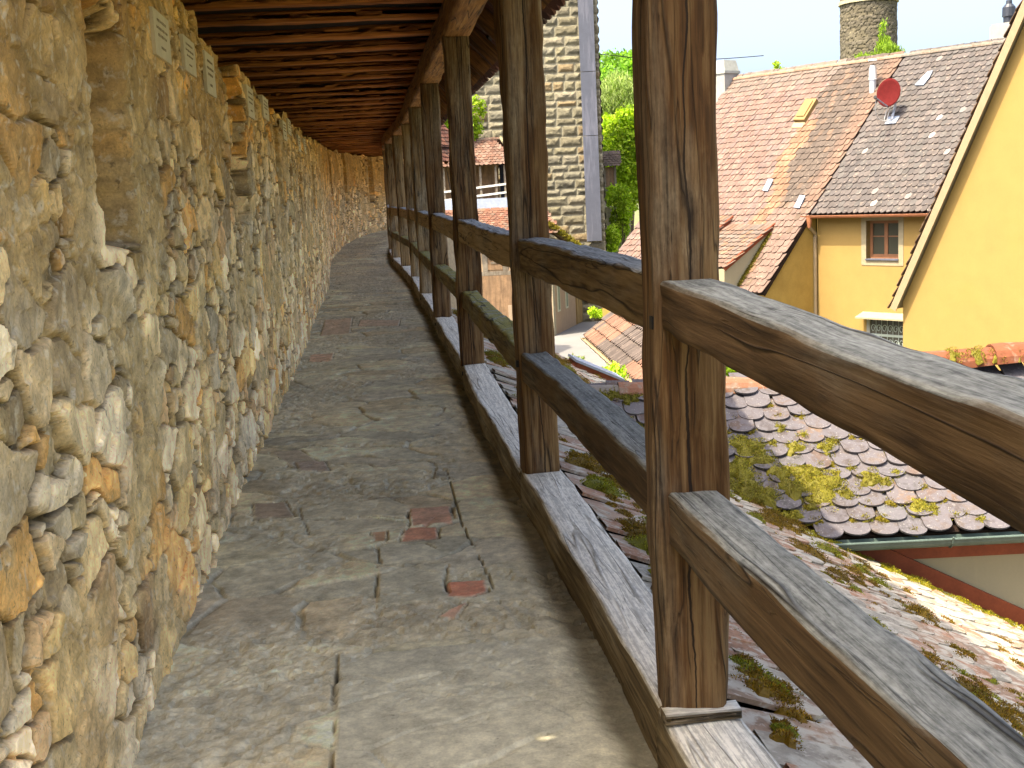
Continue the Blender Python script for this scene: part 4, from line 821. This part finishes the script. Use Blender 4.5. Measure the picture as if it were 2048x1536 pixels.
# shed dormer with a red verge
for (uu, v_top, ln, wdt) in ((cheek, -.45, 2.7, 2.4), (-3.1, -.1, 1.6, 2.6)):
    T0 = HP(uu, v_top, .05); pd = math.radians(27); dd = -(uph*math.cos(pd)+V3(0, 0, math.sin(pd)))
    b = MB(); b.prism([T0-V3(0, 0, .05), T0+dd*ln-V3(0, 0, .05), HP(uu, v_top-ln*1.28, .02)], -r*.06); ck = b.build('dormer_cheek', M['cream'], oh, col=False)
    b = MB(); b.bar(T0-r*.0+dd*-.02, T0+dd*ln, .05, .13, up=(0, 0, 1)); b.build('verge_board', M['redwood'], oh, col=False)
    tile_roof('dormer_roof', T0+dd*ln, r, -dd, -wdt, 0., 0, ln, .19, .25, M['tile_far'], oh, pick([(.42, .26, .19), (.32, .23, .18), (.48, .28, .18), (.36, .28, .23)]), t=.022, seed=9, lift=.06)
    b = MB(); b.prism([T0+dd*ln-r*.01, T0+dd*ln-r*wdt, HP(uu-wdt, v_top-ln*1.28), HP(uu-.01, v_top-ln*1.28)], uph*.1); b.build('dormer_front', M['cream'], oh, col=False)
tufts([(HP(cheek+.06, -.9-k*.12, .06), hn, .09, np.array([.55, .5, .4])) for k in range(18)], M['moss'], 'moss', oh, dens=2500, hgt=.08, blade=.05, seed=3, wd=.012)['kind'] = 'stuff'
# roof hatch, snow guards, vent pipe
b = MB(); hm = vmat('ochre_board', (0.195, 0.13, 0.053), 6., .8, 1.2, .2); b.prism([HP(-2.95, 4.25, .05), HP(-2.45, 4.2, .05), HP(-2.47, 5.2, .05), HP(-2.97, 5.25, .05)], hn*.16); hb = b.build('roof_hatch', hm, oh, col=False)
b = MB(); b.prism([HP(-2.87, 4.38, .215), HP(-2.53, 4.35, .215), HP(-2.55, 5.08, .215), HP(-2.89, 5.12, .215)], hn*.035); b.build('hatch_panel', hm, hb, col=False)
b = MB(); b.prism([HP(-2.95, 3.98, .075), HP(-2.46, 3.94, .075), HP(-2.46, 4.2, .08), HP(-2.95, 4.22, .08)], hn*.02); b.build('hatch_flashing', M['beige'], hb, col=False)
for (u, v) in ((-2.36, 1.05), (-.6, .25)): b = MB(); b.prism([HP(u-.12, v, .09), HP(u+.12, v-.04, .09), HP(u+.12, v+.44, .14), HP(u-.12, v+.47, .14)], hn*.02); b.prism([HP(u-.10, v+.05, .05), HP(u+.10, v+.03, .05), HP(u+.10, v+.3, .05), HP(u-.10, v+.3, .05)], hn*.04); b.build('glass_tile', M['palesheet'], oh, col=False)
b = MB(); b.prism([HP(1.22, 5.42, .09), HP(1.55, 5.38, .09), HP(1.62, 5.7, .10), HP(1.62, 5.98, .12), HP(1.45, 5.95, .12)], hn*.03); b.build('glass_tile', M['palesheet'], yh, col=False)
vp = HP(-.42, 5.42, 0); b = MB(); b.tube([vp-V3(0, 0, .2), vp+V3(0, 0, .42)], .115, 12); vt = b.build('vent_pipe', M['zinc'], oh, col=False)
b = MB(); b.tube([vp+V3(0, 0, .42), vp+V3(0, 0, .44), vp+V3(0, 0, .75), vp+V3(0, 0, .80), vp+V3(0, 0, .80), vp+V3(0, 0, .88)], [.14, .13, .12, .12, .095, .095], 12)
for k in range(8): a = k*PI/4; b.bar(vp+V3(.1*math.cos(a), .1*math.sin(a), .86), vp+V3(.1*math.cos(a), .1*math.sin(a), 1.02), .02, .03)
b.tube([vp+V3(0, 0, 1.02), vp+V3(0, 0, 1.07)], [.15, .13], 12); b.build('vent_cap', M['whitemetal'], vt, col=False)
# chimneys
cb = ony(1446, 150, 47.2); b = MB(); cx, cy = r*.44, uph*.4
def CH(w, z0, z1, m, k=1., k2=None):
    k2 = k2 or k; c = V3(cb[0], cb[1], 0); m.add([c+sx*cx*k*w+sy*cy*k*w+V3(0, 0, z0) for sx, sy in ((-1, -1), (1, -1), (1, 1), (-1, 1))]+[c+sx*cx*k2*w+sy*cy*k2*w+V3(0, 0, z1) for sx, sy in ((-1, -1), (1, -1), (1, 1), (-1, 1))], [[0, 1, 5, 4], [1, 2, 6, 5], [2, 3, 7, 6], [3, 0, 4, 7], [4, 5, 6, 7], [3, 2, 1, 0]])
CH(1, 2., 5.5, b); chm = b.build('chimney', M['white'], oh, col=False)
b = MB(); CH(1.1, 5.5, 5.6, b); CH(1.02, 5.6, 6.0, b, 1., .82); b.build('chimney_cap', vmat('grey_render', (.30, .31, .28), 6., .8, 1.15, .3), chm, col=False)
c2 = ony(2020, 90, 39.5); b = MB(); b.box((c2[0], c2[1], 4.8), r*.47, uph*.4, V3(0, 0, 1.13)); b.box((c2[0], c2[1], 5.96), r*.43, uph*.36, V3(0, 0, .03)); chm2 = b.build('chimney', M['white'], yh, col=False)
b = MB(); cz = V3(c2[0]-.05, c2[1], 5.98); b.tube([cz, cz+V3(0, 0, .2), cz+V3(0, 0, .22), cz+V3(0, 0, .5), cz+V3(0, 0, .6), cz+V3(0, 0, .6), cz+V3(0, 0, .72)], [.17, .17, .21, .2, .12, .1, .09], 14); b.build('chimney_cowl', plain('black_cowl', (.02, .025, .035), .4), chm2, col=False)
# satellite dish
D0 = HP(1.13, 3.9, .02); dish = thing('satellite_dish', 'dark red satellite dish on a bent mast with white cables, standing on grey tiles', 'satellite dish', D0)
b = MB(); b.box(D0+hn*.08, r*.2, he*.16, hn*.012); b.build('base_plate', M['palesheet'], dish, col=False)
mt = ony(1790, 178, D0[1]+.15); b = MB(); b.tube([D0+hn*.09, D0+V3(.0, .05, .22), V3(mt[0], mt[1], D0[2]+.45), mt], .045, 10); b.build('mast', M['zinc'], dish, col=False)
dn = unit(V3(-.50, -.80, .30)); ds = unit(np.cross(V3(0, 0, 1), dn)); du = np.cross(dn, ds); dc = ony(1777, 185, D0[1]-.05)
b = MB(); vs = []; RG, K = 6, 28
for g_ in range(RG+1):
    for k in range(K): t = 2*PI*k/K; q_ = g_/RG; vs.append(dc+ds*.37*q_*math.cos(t)+du*.47*q_*math.sin(t)+dn*(.07*q_*q_-.07))
vs2 = [p-dn*.02 for p in vs]; n1 = len(vs); fs = [[g_*K+k, g_*K+(k+1) % K, (g_+1)*K+(k+1) % K, (g_+1)*K+k] for g_ in range(RG) for k in range(K)]
fs += [[a+n1 for a in f[::-1]] for f in list(fs)]+[[RG*K+k, RG*K+(k+1) % K, n1+RG*K+(k+1) % K, n1+RG*K+k] for k in range(K)]; b.add(vs+vs2, fs); b.build('reflector', M['dishred'], dish, smooth=True, col=False)
lnb = ony(1752, 196, D0[1]-.75); b = MB(); b.tube([dc-du*.45, lnb], .022, 8); b.tube([mt, mt+(dc-mt)*.6-du*.15], .03, 8); b.box(mt+V3(-.12, -.05, -.12), (.1, 0, 0), (0, .05, 0), (0, 0, .05)); b.build('arm', M['palesheet'], dish, col=False)
b = MB(); b.tube([lnb-ds*.02, lnb+dn*.1], .05, 10); b.build('receiver', M['iron'], dish, col=False)
b = MB()
for k in range(3):
    a_ = lnb if k == 0 else mt-V3(.1*k, .1, .35); e_ = D0+hn*.12-r*.08*k; b.tube([a_*(1-t)+e_*t+V3(-.16*math.sin(PI*t)*(1.2 if k == 0 else .8), 0, -.28*math.sin(PI*t)) for t in np.linspace(0, 1, 12)], .013, 6)
b.build('cable', M['whitemetal'], dish, col=False)
# ------------------------------------------------------------------ big yellow gable on the right
I0 = ony(1806, 612, 33); ri = r.copy(); ni = -uph; _a, _b = onplane(1794, 605, I0, ni), onplane(2057, 0, I0, ni); pi_ = math.atan2(_b[2]-_a[2], (_b-_a)@ri)
gh = thing('yellow_gable_house', 'tall steep yellow gable with overhanging tiled verge at the right edge', 'house', (*(I0+ri*3)[:2], ZG))
def IP(u, z, w=0.): p = I0+ri*u+ni*w; return V3(p[0], p[1], I0[2]+z)
tpi = math.tan(pi_); HW = 5.6
b = MB(); b.prism([IP(0, ZG-I0[2]), IP(2*HW, ZG-I0[2]), IP(2*HW, .12), IP(HW, HW*tpi+.12), IP(0, .12)], -ni*6.); b.build('wall', M['yellow'], gh, col=False)
ei = unit(ri+V3(0, 0, tpi)); nr = unit(np.cross(ei, ni)); nr = nr if nr[2] > 0 else -nr
e2 = unit(-ri+V3(0, 0, tpi)); n2 = unit(np.cross(e2, ni)); n2 = n2 if n2[2] > 0 else -n2; LI = HW/math.cos(pi_)
OVH = .24
b = MB()
for (q, ee, nn) in ((IP(-.10, -.10), ei, nr), (IP(2*HW+.10, -.10), e2, n2)):
    b.prism([q+ni*OVH+nn*.06, q+ni*OVH+ee*(LI+.28)+nn*.06, q-ni*6+ee*(LI+.28)+nn*.06, q-ni*6+nn*.06], nn*.10)
b.build('verge_soffit', M['beige'], gh, col=False)
b = MB(); q = IP(-.10, -.10); b.prism([q+ni*(OVH+.003)-nr*.05, q+ni*(OVH+.003)+ei*LI-nr*.05, q+ni*(OVH+.003)+ei*LI+nr*.145, q+ni*(OVH+.003)+nr*.145], ni*.03); b.build('bargeboard', M['beige'], gh, col=False)
palI = pick([(.36, .2, .12), (.30, .17, .11), (.42, .26, .15), (.24, .15, .10)])
tile_roof('roof', IP(-.14, -.14)+nr*.165, -ni, ei, -OVH-.03, 6, 0, LI, .19, .165, M['tile_far'], gh, palI, t=.02, seed=12, lift=.05, jit=2.2)
tile_roof('roof', IP(2*HW+.2, -.16)+n2*.165, -ni, e2, -OVH-.06, 6, 0, LI, .19, .3, M['tile_far'], gh, palI, t=.02, seed=13, lift=.05)
# ------------------------------------------------------------------ square stone tower
TY = 53.2; xl, xr_ = -1.28, 4.43
def hewn(n_u, n_z, W, H, seed, rows=.40, wmin=.42, wmax=1.05):
    """heights and colours of a face of rusticated blocks, W x H metres"""
    us = np.linspace(0, W, n_u); zs = np.linspace(0, H, n_z); U, Z = np.meshgrid(us, zs, indexing='ij'); rs = np.random.RandomState(seed)
    h = np.zeros_like(U); col = np.tile(V3(.66, .60, .42), U.shape+(1,)); z = 0.
    pal = np.array([(.46, .41, .26), (.50, .45, .30), (.42, .37, .24), (.39, .36, .26), (.48, .36, .20), (.52, .46, .32), (.43, .39, .28)])
    while z < H:
        rh = rows*rs.uniform(.7, 1.2); u = -rs.uniform(0, .8)
        while u < W:
            bw = rs.uniform(wmin, wmax); s = (U > u) & (U < u+bw) & (Z > z) & (Z < z+rh)
            if s.any():
                d = np.minimum(np.minimum(U[s]-u, u+bw-U[s]), np.minimum(Z[s]-z, z+rh-Z[s])); k = sst(.02, .05, d); pf = sst(.03, .16, d)
                h[s] = .02*k+pf*(.045+.09*(fbm(U[s]*3.5, Z[s]*4.5, 0, 4, seed+3)-.45)); c = pal[rs.choice(len(pal))]*rs.uniform(.8, 1.15)
                col[s] = col[s]*(1-k[:, None])+c*k[:, None]
            u += bw
        z += rh
    h += .02*(fbm(U*8, Z*8, 0, 3, seed+9)-.5)
    return U, Z, h, col
tw = thing('square_tower', 'square tower of rough hewn pale stone blocks with a grey board up its corner', 'tower', ((xl+xr_)/2, TY+2.5, ZG))
H_ = 19.; U, Z, h, col = hewn(150, 420, xr_-xl, H_, 3); V = np.stack([xl+U, TY-h, ZG+Z], -1).reshape(-1, 3); f = grid_faces(150, 420)
mk('front_masonry', V, f, M['block'], tw, col=col.reshape(-1, 3))
U, Z, h, col = hewn(110, 420, 5., H_, 8); V = np.stack([xr_+h, TY+U, ZG+Z], -1).reshape(-1, 3); mk('side_masonry', V, f[:109*419] if 0 else grid_faces(110, 420), M['block'], tw, col=col.reshape(-1, 3))
b = MB(); b.box(((xl+xr_)/2, TY+2.55, ZG+H_/2), ((xr_-xl)/2-.02, 0, 0), (0, 2.5, 0), (0, 0, H_/2-.02)); b.build('core', M['wallgrey'], tw, col=False)
b = MB(); zcuts = [-.85, 3.7, 6.4, 9.6, 14.]
for z0, z1 in zip(zcuts[:-1], zcuts[1:]): b.box((3.93, TY-.19, (z0+z1)/2), (.325, 0, 0), (0, .05, 0), (0, 0, (z1-z0)/2-.012))
b.build('corner_board', M['lead'], tw, col=False)
# ------------------------------------------------------------------ round tower far behind
rt = ony(1737, 60, 92.); RAD = 2.05
t_ = thing('round_tower', 'round tower of small dark stones rising beyond the dark roof ridge', 'tower', (rt[0], rt[1], ZG))
na, nz = 150, 300; th = np.linspace(0, 2*PI, na); zz = np.linspace(0, 26, nz); A, Z = np.meshgrid(th, zz, indexing='ij')
f1, e, ci, cj, _, _ = worley((A*RAD+.25*(np.floor(Z/.25) % 2))/.42, Z/.25, 4, .6); idc = _h(ci, cj, 3, 3); pal = np.array([(.32, .27, .18), (.26, .22, .15), (.36, .31, .22), (.22, .19, .14), (.30, .26, .2)])
col = pal[(idc*4.99).astype(int)]*sst(0, .16, e)[..., None]*.75+V3(.09, .08, .055); R_ = RAD*(1-.0012*Z)+.04*sst(0, .2, e)+.05*(idc-.5)
V = np.stack([rt[0]+R_*np.cos(A), rt[1]+R_*np.sin(A), ZG+Z], -1).reshape(-1, 3); mk('masonry', V, grid_faces(na, nz), M['block'], t_, col=col.reshape(-1, 3))
b = MB(); b.tube([(rt[0], rt[1], ZG+18.3), (rt[0], rt[1], ZG+18.55)], RAD+.12, 40); b.build('string_course', M['wallgrey'], t_, col=False)
# ------------------------------------------------------------------ far gallery crossing in front of the tower
EY = 50.6; fg = thing('far_gallery', 'far timber gallery with hipped red tile roof and pale railings before the square tower', 'gallery', (-1., EY+.7, ZG))
ex0, ex1 = -4.5, .80; ze, zr = 2.58, 3.71; fz = lambda x: 1.03+.08*(x+1)
pe = math.atan2(zr-ze, 1.15); palE = pick([(.42, .22, .15), (.36, .18, .12), (.46, .27, .2), (.40, .25, .18)])
tile_roof('roof', (ex0, EY-.3, ze), (1, 0, 0), (0, math.cos(pe), math.sin(pe)), 0, ex1-ex0, 0, math.hypot(1.15, zr-ze), .19, .15, M['tile_far'], fg, palE, keep=lambda u, v: u < (ex1-ex0)-v*.85, t=.02, seed=21)
b = MB(); hp = (.05, EY+.85, zr-.02); b.prism([(ex1, EY-.3, ze), (ex1, EY+2., ze), hp], (-.05, 0, -.05), (.36, .25, .17)); b.prism([(ex0, EY+2, ze), (ex1, EY+2, ze), hp, (ex0, EY+.85, zr-.02)], (0, -.05, -.05), (.36, .2, .14)); b.build('roof_end', M['tile_far'], fg)
ridge_tiles('ridge_tiles', (ex0, EY+.85, zr-.04), (.02, EY+.85, zr-.04), .1, 14, M['clay'], fg, rc1, 31); ridge_tiles('hip_tiles', (.78, EY-.32, ze+.02), (.05, EY+.83, zr), .09, 6, M['clay'], fg, lambda rs: np.array((.42, .36, .2)), 32)
for x in (-4.3, -3.3, -2.4, -1.6, -.88, -.24, .13, .65):
    b = MB(); b.box((x, EY-.05, (fz(x)-.1+ze)/2), (.045, 0, 0), (0, .045, 0), (0, 0, (ze-fz(x)+.1)/2)); b.build('post', M['timber'], fg, col=False)
pw = vmat('pale_rail', (.52, .52, .48), 6., .8, 1.2, .2)
for dz in (.68, .34): b = MB(); b.bar((ex0, EY-.11, fz(ex0)+dz), (ex1, EY-.11, fz(ex1)+dz), .035, .085); b.build('rail', pw, fg, col=False)
b = MB(); b.bar((ex0, EY-.1, fz(ex0)-.06), (ex1, EY-.1, fz(ex1)-.06), .1, .12); b.build('sill', M['sandstone'], fg, col=False)
b = MB(); b.box(((ex0+.02)/2, EY+1.3, 1.9), ((.02-ex0)/2-.15, 0, 0), (0, .06, 0), (0, 0, .95)); b.build('back_boarding', M['plank'], fg, col=False)
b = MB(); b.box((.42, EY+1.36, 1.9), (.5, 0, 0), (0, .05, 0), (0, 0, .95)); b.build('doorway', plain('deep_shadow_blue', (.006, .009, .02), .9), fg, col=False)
b = MB(); b.prism([(ex0, EY-.02, ZG), (ex1, EY-.02, ZG), (ex1, EY-.02, fz(ex1)-.13), (ex0, EY-.02, fz(ex0)-.13)], (0, 1.6, 0)); b.build('base_wall', M['wallgrey'], fg, col=False)
# short stretch of gallery seen right of the tower
sg = thing('gallery_fragment', 'small tiled end of a timber gallery right of the square tower', 'gallery', (5.2, 58., ZG)); c = ony(1208, 350, 58.)
tile_roof('roof', (c[0]-.6, 57.4, c[2]+.35), (1, 0, 0), (0, .75, .66), 0, 1.35, 0, 1.1, .19, .16, M['tile_far'], sg, pick([(.26, .19, .14), (.3, .21, .16)]), t=.02, seed=25)
b = MB(); b.box((c[0], 57.75, c[2]-.15), (.55, 0, 0), (0, .05, 0), (0, 0, .5)); b.build('boarding', M['plank'], sg, col=False)
for x in (-.55, .0, .5): b = MB(); b.box((c[0]+x, 57.65, c[2]-.5), (.05, 0, 0), (0, .04, 0), (0, 0, .9)); b.build('post', M['timber'], sg, col=False)
for z in (-.75, -1.25): b = MB(); b.bar((c[0]-.6, 57.58, c[2]+z), (c[0]+.9, 57.58, c[2]+z+.06), .04, .08); b.build('rail', M['timber'], sg, col=False)
b = MB(); b.box((c[0]+.3, 58.6, (c[2]-1.5+ZG)/2), (.9, 0, 0), (0, .7, 0), (0, 0, (c[2]-1.5-ZG)/2)); b.build('base_wall', M['wallgrey'], sg, col=False)
# ------------------------------------------------------------------ half-timbered house below the tower
K = onz(1108, 672, ZG); KY = K[1]; kx = K[0]
th_ = thing('half_timbered_house', 'pinkish half-timbered house with brown barn door below the square tower', 'house', (kx-1.5, KY+.5, ZG))
far = onz(1195, 628, ZG); dv = unit(far-K); nv_ = V3(dv[1], -dv[0], 0)
b = MB(); b.prism([(kx-5., KY, ZG), (kx, KY, ZG), (kx, KY, -.3), (kx-5., KY, -.3)], (0, .3, 0)); b.prism([K, K+dv*9, K+dv*9+V3(0, 0, 3.), K+V3(0, 0, 3.9)], -nv_*.3); b.build('wall', M['pink'], th_, col=False)
def DB(x0, x1, z0, z1, w, name, mat, par):
    b = MB(); b.box(((x0+x1)/2, KY-w/2+.003, (z0+z1)/2), ((x1-x0)/2, 0, 0), (0, w/2, 0), (0, 0, (z1-z0)/2)); return b.build(name, mat, par, col=False)
DB(-4, kx, -1.82, -1.66, .05, 'beam', M['timber'], th_)
for x0, x1 in ((-.95, -.74), (-.14, .06), (.75, .9)): DB(x0, x1, -1.655, -.35, .045, 'stud', M['timber'], th_)
DB(-2.2, -.955, -.75, -.6, .04, 'beam', M['timber'], th_)
sh = DB(-.73, -.15, -1.6, -.45, .035, 'shutter', M['plank'], th_); DB(-.62, -.3, -1.35, -1.28, .055, 'batten', M['timber'], sh)
bd = DB(-1.15, .95, ZG+.02, -1.83, .06, 'barn_door', M['plank'], th_); DB(.0, .6, ZG+.3, ZG+1.35, .08, 'hatch_door', vmat('worn_planks', (.33, .25, .17), 6., .7, 1.2, .3), bd); DB(-1.22, -1.15, ZG, -1.83, .075, 'door_post', M['timber'], bd)
DB(-3.2, -1.5, ZG, -1.83, .02, 'plinth', M['cream'], th_)
def SB(d0, d1, z0, z1, w, name, mat, par):
    b = MB(); b.prism([K+dv*d0+nv_*.004+V3(0, 0, z0), K+dv*d1+nv_*.004+V3(0, 0, z0), K+dv*d1+nv_*.004+V3(0, 0, z1), K+dv*d0+nv_*.004+V3(0, 0, z1)], nv_*w); return b.build(name, mat, par, col=False)
for d0, d1 in ((.75, 1.15), (2.1, 2.5)): wnd = SB(d0, d1, .9, 2.05, .03, 'window', vmat('pale_slit_frame', (.5, .5, .36), 6., .9, 1.1, .1), th_); SB(d0+.1, d1-.1, .98, 1.98, .045, 'pane', plain('green_slit', (.13, .16, .09), .5), wnd)
SB(3.9, 7.6, .03, 2.2, .05, 'gate', vmat('ochre_planks', (.30, .20, .08), 4., .7, 1.2, .4, streak=(6., (.14, .09, .04), .45, .65, .6)), th_)
SB(-.02, .35, 0, 3.7, .025, 'quoin', M['wallgrey'], th_)
pd = math.radians(30); palD = pick([(.42, .17, .10), (.46, .22, .14), (.34, .15, .10), (.38, .24, .17)])
tile_roof('roof', (kx-5, KY-.35, -.28), (1, 0, 0), (0, math.cos(pd), math.sin(pd)), 0, 5.4, 0, 2.2, .19, .16, M['tile_far'], th_, palD, keep=lambda u, v: u < 5.4-v*.25, t=.02, seed=33)
b = MB(); b.prism([(kx-5, KY+1.55, .72), (kx-.6, KY+1.55, .72), (kx-.6, KY+1.62, 1.25), (kx-5, KY+1.62, 1.25)], (0, .05, 0)); b.build('flashing', M['palesheet'], th_, col=False)
q0, q1 = K+nv_*.35+V3(0, 0, 4.35), K+dv*9+nv_*.35+V3(0, 0, 3.1); ev = unit(-nv_*.8+V3(0, 0, .6)); q0 = ony(1098, 452, KY-.1); q1 = ony(1205, 530, KY+.5)
b = MB(); b.prism([q0, q1, q1+V3(-1.2, 2.5, .8), q0+V3(-1., 2.5, .6)], (0, 0, -.1), (.40, .26, .12)); b.build('side_roof', M['tile_far'], th_)
tufts([(q0*(1-t)+q1*t+V3(0, -.05, .05), V3(0, -.3, 1), .16, np.array([.9, .85, .6])) for t in np.linspace(0, 1, 16)], M['moss'], 'moss', th_, dens=1500, hgt=.1, blade=.07, seed=9, wd=.02)['kind'] = 'stuff'
# ------------------------------------------------------------------ street shed
c0, c1 = onz(1170, 675, -2.2), onz(1272, 766, -2.2); cr_ = unit(c0-c1); cu = V3(cr_[1], -cr_[0], 0); Lc = np.linalg.norm(c0-c1); pc = math.radians(38); ce = cu*math.cos(pc)+V3(0, 0, math.sin(pc))
shd = thing('street_shed', 'small shed with patchy grey and orange tile roof standing on the street', 'shed', (*(c1+cu*1.5+cr_*2)[:2], ZG))
def colC(u, v, rs): return np.array((.50, .27, .18) if (math.sin(u*1.1+1)+math.sin(v*2.+u)+rs.normal(0, .4)) > .5 else (.27, .21, .18))*rs.uniform(.8, 1.2)
tile_roof('roof', c1-cr_*1, cr_, ce, 0, Lc+1, 0, 1.62, .2, .3, M['tile_far'], shd, colC, t=.03, seed=41, lift=.07)
b = MB(); b.prism([c1-cr_*1, c0, c0+ce*1.6, c1-cr_*1+ce*1.6], (0, 0, -.1)); b.build('roof_boarding', M['timber'], shd, col=False)
gutter(c1-cr_*1-cu*.05, c0-cu*.05, .06, M['beige'], shd, -cu)
b = MB(); pz = c1+cr_*2.6+cu*.3; b.box((pz[0], pz[1], (-2.3+ZG)/2), cr_*.1, cu*.1, (0, 0, (-2.3-ZG)/2)); b.build('post', M['board'], shd, col=False)
b = MB(); b.prism([V3(*(c1+cu*1.4)[:2], ZG), V3(*(c0+cu*1.4-cr_*.3)[:2], ZG), V3(*(c0+cu*1.4-cr_*.3)[:2], -1.3), V3(*(c1+cu*1.4)[:2], -1.3)], cu*.2); pass; b.build('wall', M['plank'], shd, col=False)
# ------------------------------------------------------------------ trees and plants
G1 = [(.24, .38, .025), (.34, .48, .04), (.17, .29, .02), (.42, .54, .07)]; G2 = [(.04, .14, .025), (.06, .18, .03), (.09, .22, .04)]; G3 = [(.32, .42, .15), (.42, .52, .22), (.22, .33, .08)]
def blobs(c, R, n, rs, r0=.35, r1=.55):
    out = []
    for k in range(n):
        d = rs.normal(0, 1, 3); d /= np.linalg.norm(d); q = rs.uniform(.3, 1)**.5; rr = rs.uniform(r0, r1); out.append((np.array(c)+d*np.array(R)*q*.8, tuple(np.array(R)*rr)))
    return out
rs = np.random.RandomState(50)
c = ony(1225, 160, 76.); tree('dark_tree', 'dark green broadleaf tree tallest behind the square tower', (c[0]+1, 76, ZG), 13, blobs(c+V3(1., 0, -.5), (3.2, 2.5, 2.4), 20, rs), 15000, .15, [(.13, .28, .04), (.17, .34, .045), (.11, .22, .035)], 1)
c = ony(1240, 235, 66.); tree('willow_tree', 'pale green willow with drooping strands between tower and orange roof', (c[0], 66, ZG), 9, blobs(c+V3(.3, 0, .2), (2.0, 1.5, 2.3), 18, rs, .35, .55), 15000, .18, G3, 2, droop=2.6, aspect=.16)
c = ony(1235, 350, 62.); tree('bright_tree', 'bright yellow-green tree in front of the willow right of the tower', (c[0]+.6, 62, ZG), 7, blobs(c+V3(.5, 0, .2), (2.0, 1.4, 3.0), 22, rs, .3, .5), 19000, .125, G1, 3)
c = ony(925, 225, 51.3); tree('climbing_tree', 'leafy green tree touching the left edge of the square tower', (c[0]-.3, 51.2, ZG), 10, blobs(c+V3(-.5, 0, -.2), (1.25, .5, 1.1), 10, rs, .35, .5), 4500, .09, G1, 4, trunk=.12)
c = ony(1770, 95, 50.); tree('drooping_bush', 'bright drooping conifer top above the dark roof ridge before the round tower', (c[0], 50, ZG), 12, blobs(c+V3(.05, 0, -.5), (.62, .6, .95), 12, rs, .3, .5)+[(c+V3(-.1, 0, .75), (.1, .1, .35)), (c+V3(-.9, 0, -.45), (.35, .3, .25))], 5000, .10, [(.20, .32, .04), (.28, .42, .05), (.14, .24, .03)], 5, droop=2.2, aspect=.2, trunk=.14)
c = ony(1558, 138, 50.); tree('sapling', 'small green treetop poking over the orange roof ridge', (c[0], 50, ZG), 10, [(c+V3(0, 0, -.15), (.28, .25, .2)), (c+V3(-.1, 0, .18), (.1, .1, .16)), (c+V3(.35, 0, -.3), (.25, .2, .12))], 700, .06, G1, 6, trunk=.08, limbs=3)
c = ony(1212, 478, 55.); tree('leafy_shrub', 'green shrub at the foot of the square tower behind orange roof', (c[0], 55, ZG), 4., blobs(c, (.8, .6, .9), 8, rs, .35, .5), 3000, .08, G1, 7, cat='shrub', trunk=.08)
c = ony(1225, 415, 57.); tree('ivy_shrub', 'green ivy hanging on the low wall under the gallery fragment', (c[0]+.5, 57, ZG), 5., blobs(c+V3(.5, 0, 0), (.75, .5, 1.3), 8, rs, .35, .5), 3500, .08, G1, 8, cat='shrub', trunk=.08)
for k, (x, y, Y, R, lab) in enumerate([(1165, 735, 24.5, .32, 'small pale flowering plant on the street left of the shed post'), (1215, 768, 22., .42, 'green leafy plant under the eave of the street shed'), (1456, 748, 13., .24, 'bright green plant just above the ridge of the mossy cross roof'), (1193, 628, 47., .35, 'green plant beside the ochre gate at the street end')]):
    c = ony(x, y, Y); zb = ZG; tree('plant', lab, (c[0], Y, zb), max(c[2]-zb, .3), blobs(c, (R, R, R*.9), 6, rs, .35, .5), 900, .05, G1 if k else [(.2, .26, .08), (.4, .42, .3)], 10+k, cat='plant', trunk=.03, limbs=4, cname='foliage')
wr = MB(); a_, e_ = V3(4.35, 57., 7.6), V3(13., 60., 7.4); wr.tube([a_*(1-t)+e_*t-V3(0, 0, .25*math.sin(PI*t)) for t in np.linspace(0, 1, 14)], .02, 5); tag(wr.build('overhead_wire', M['iron'], col=False), 'thin dark wire crossing the sky right of the square tower', 'wire')
# ------------------------------------------------------------------ light, sky, camera
EL = math.radians(62); sh_ = unit(V3(-.83, -.56, 0)); SD = V3(sh_[0]*math.cos(EL), sh_[1]*math.cos(EL), math.sin(EL))
L = bpy.data.lights.new('Sun', 'SUN'); L.energy = 2.; L.angle = math.radians(.53); L.color = (1, .96, .90); lo = bpy.data.objects.new('Sun', L); COL.objects.link(lo); lo.rotation_mode = 'QUATERNION'; lo.rotation_quaternion = Vector(SD).to_track_quat('Z', 'Y')
W = bpy.data.worlds.new('World'); SC.world = W; W.use_nodes = True; nt = W.node_tree; bg = nt.nodes['Background']; sk = nt.nodes.new('ShaderNodeTexSky'); sk.sky_type = 'NISHITA'; sk.sun_disc = False; sk.sun_elevation = EL; sk.sun_rotation = math.atan2(SD[0], SD[1]); sk.air_density = .55; sk.dust_density = 6.; sk.ozone_density = 7.
nt.links.new(sk.outputs[0], bg.inputs[0]); bg.inputs[1].default_value = .15
SC.view_settings.view_transform = 'Standard'; SC.view_settings.look = 'None'; SC.view_settings.exposure = 2.56; SC.view_settings.use_white_balance = True; SC.view_settings.white_balance_temperature = 8300; SC.view_settings.white_balance_tint = 8; SC.view_settings.gamma = 1
cd = bpy.data.cameras.new('Camera'); cd.sensor_fit = 'HORIZONTAL'; cd.sensor_width = 36; cd.lens = F/2048*36; cd.clip_end = 4000; cd.clip_start = .05
co = bpy.data.objects.new('Camera', cd); COL.objects.link(co)
co.matrix_world = Matrix([[RT[0], UP[0], -FW[0], CAM[0]], [RT[1], UP[1], -FW[1], CAM[1]], [RT[2], UP[2], -FW[2], CAM[2]], [0, 0, 0, 1]]); SC.camera = co
SC.cycles.max_bounces = 8; SC.cycles.diffuse_bounces = 5
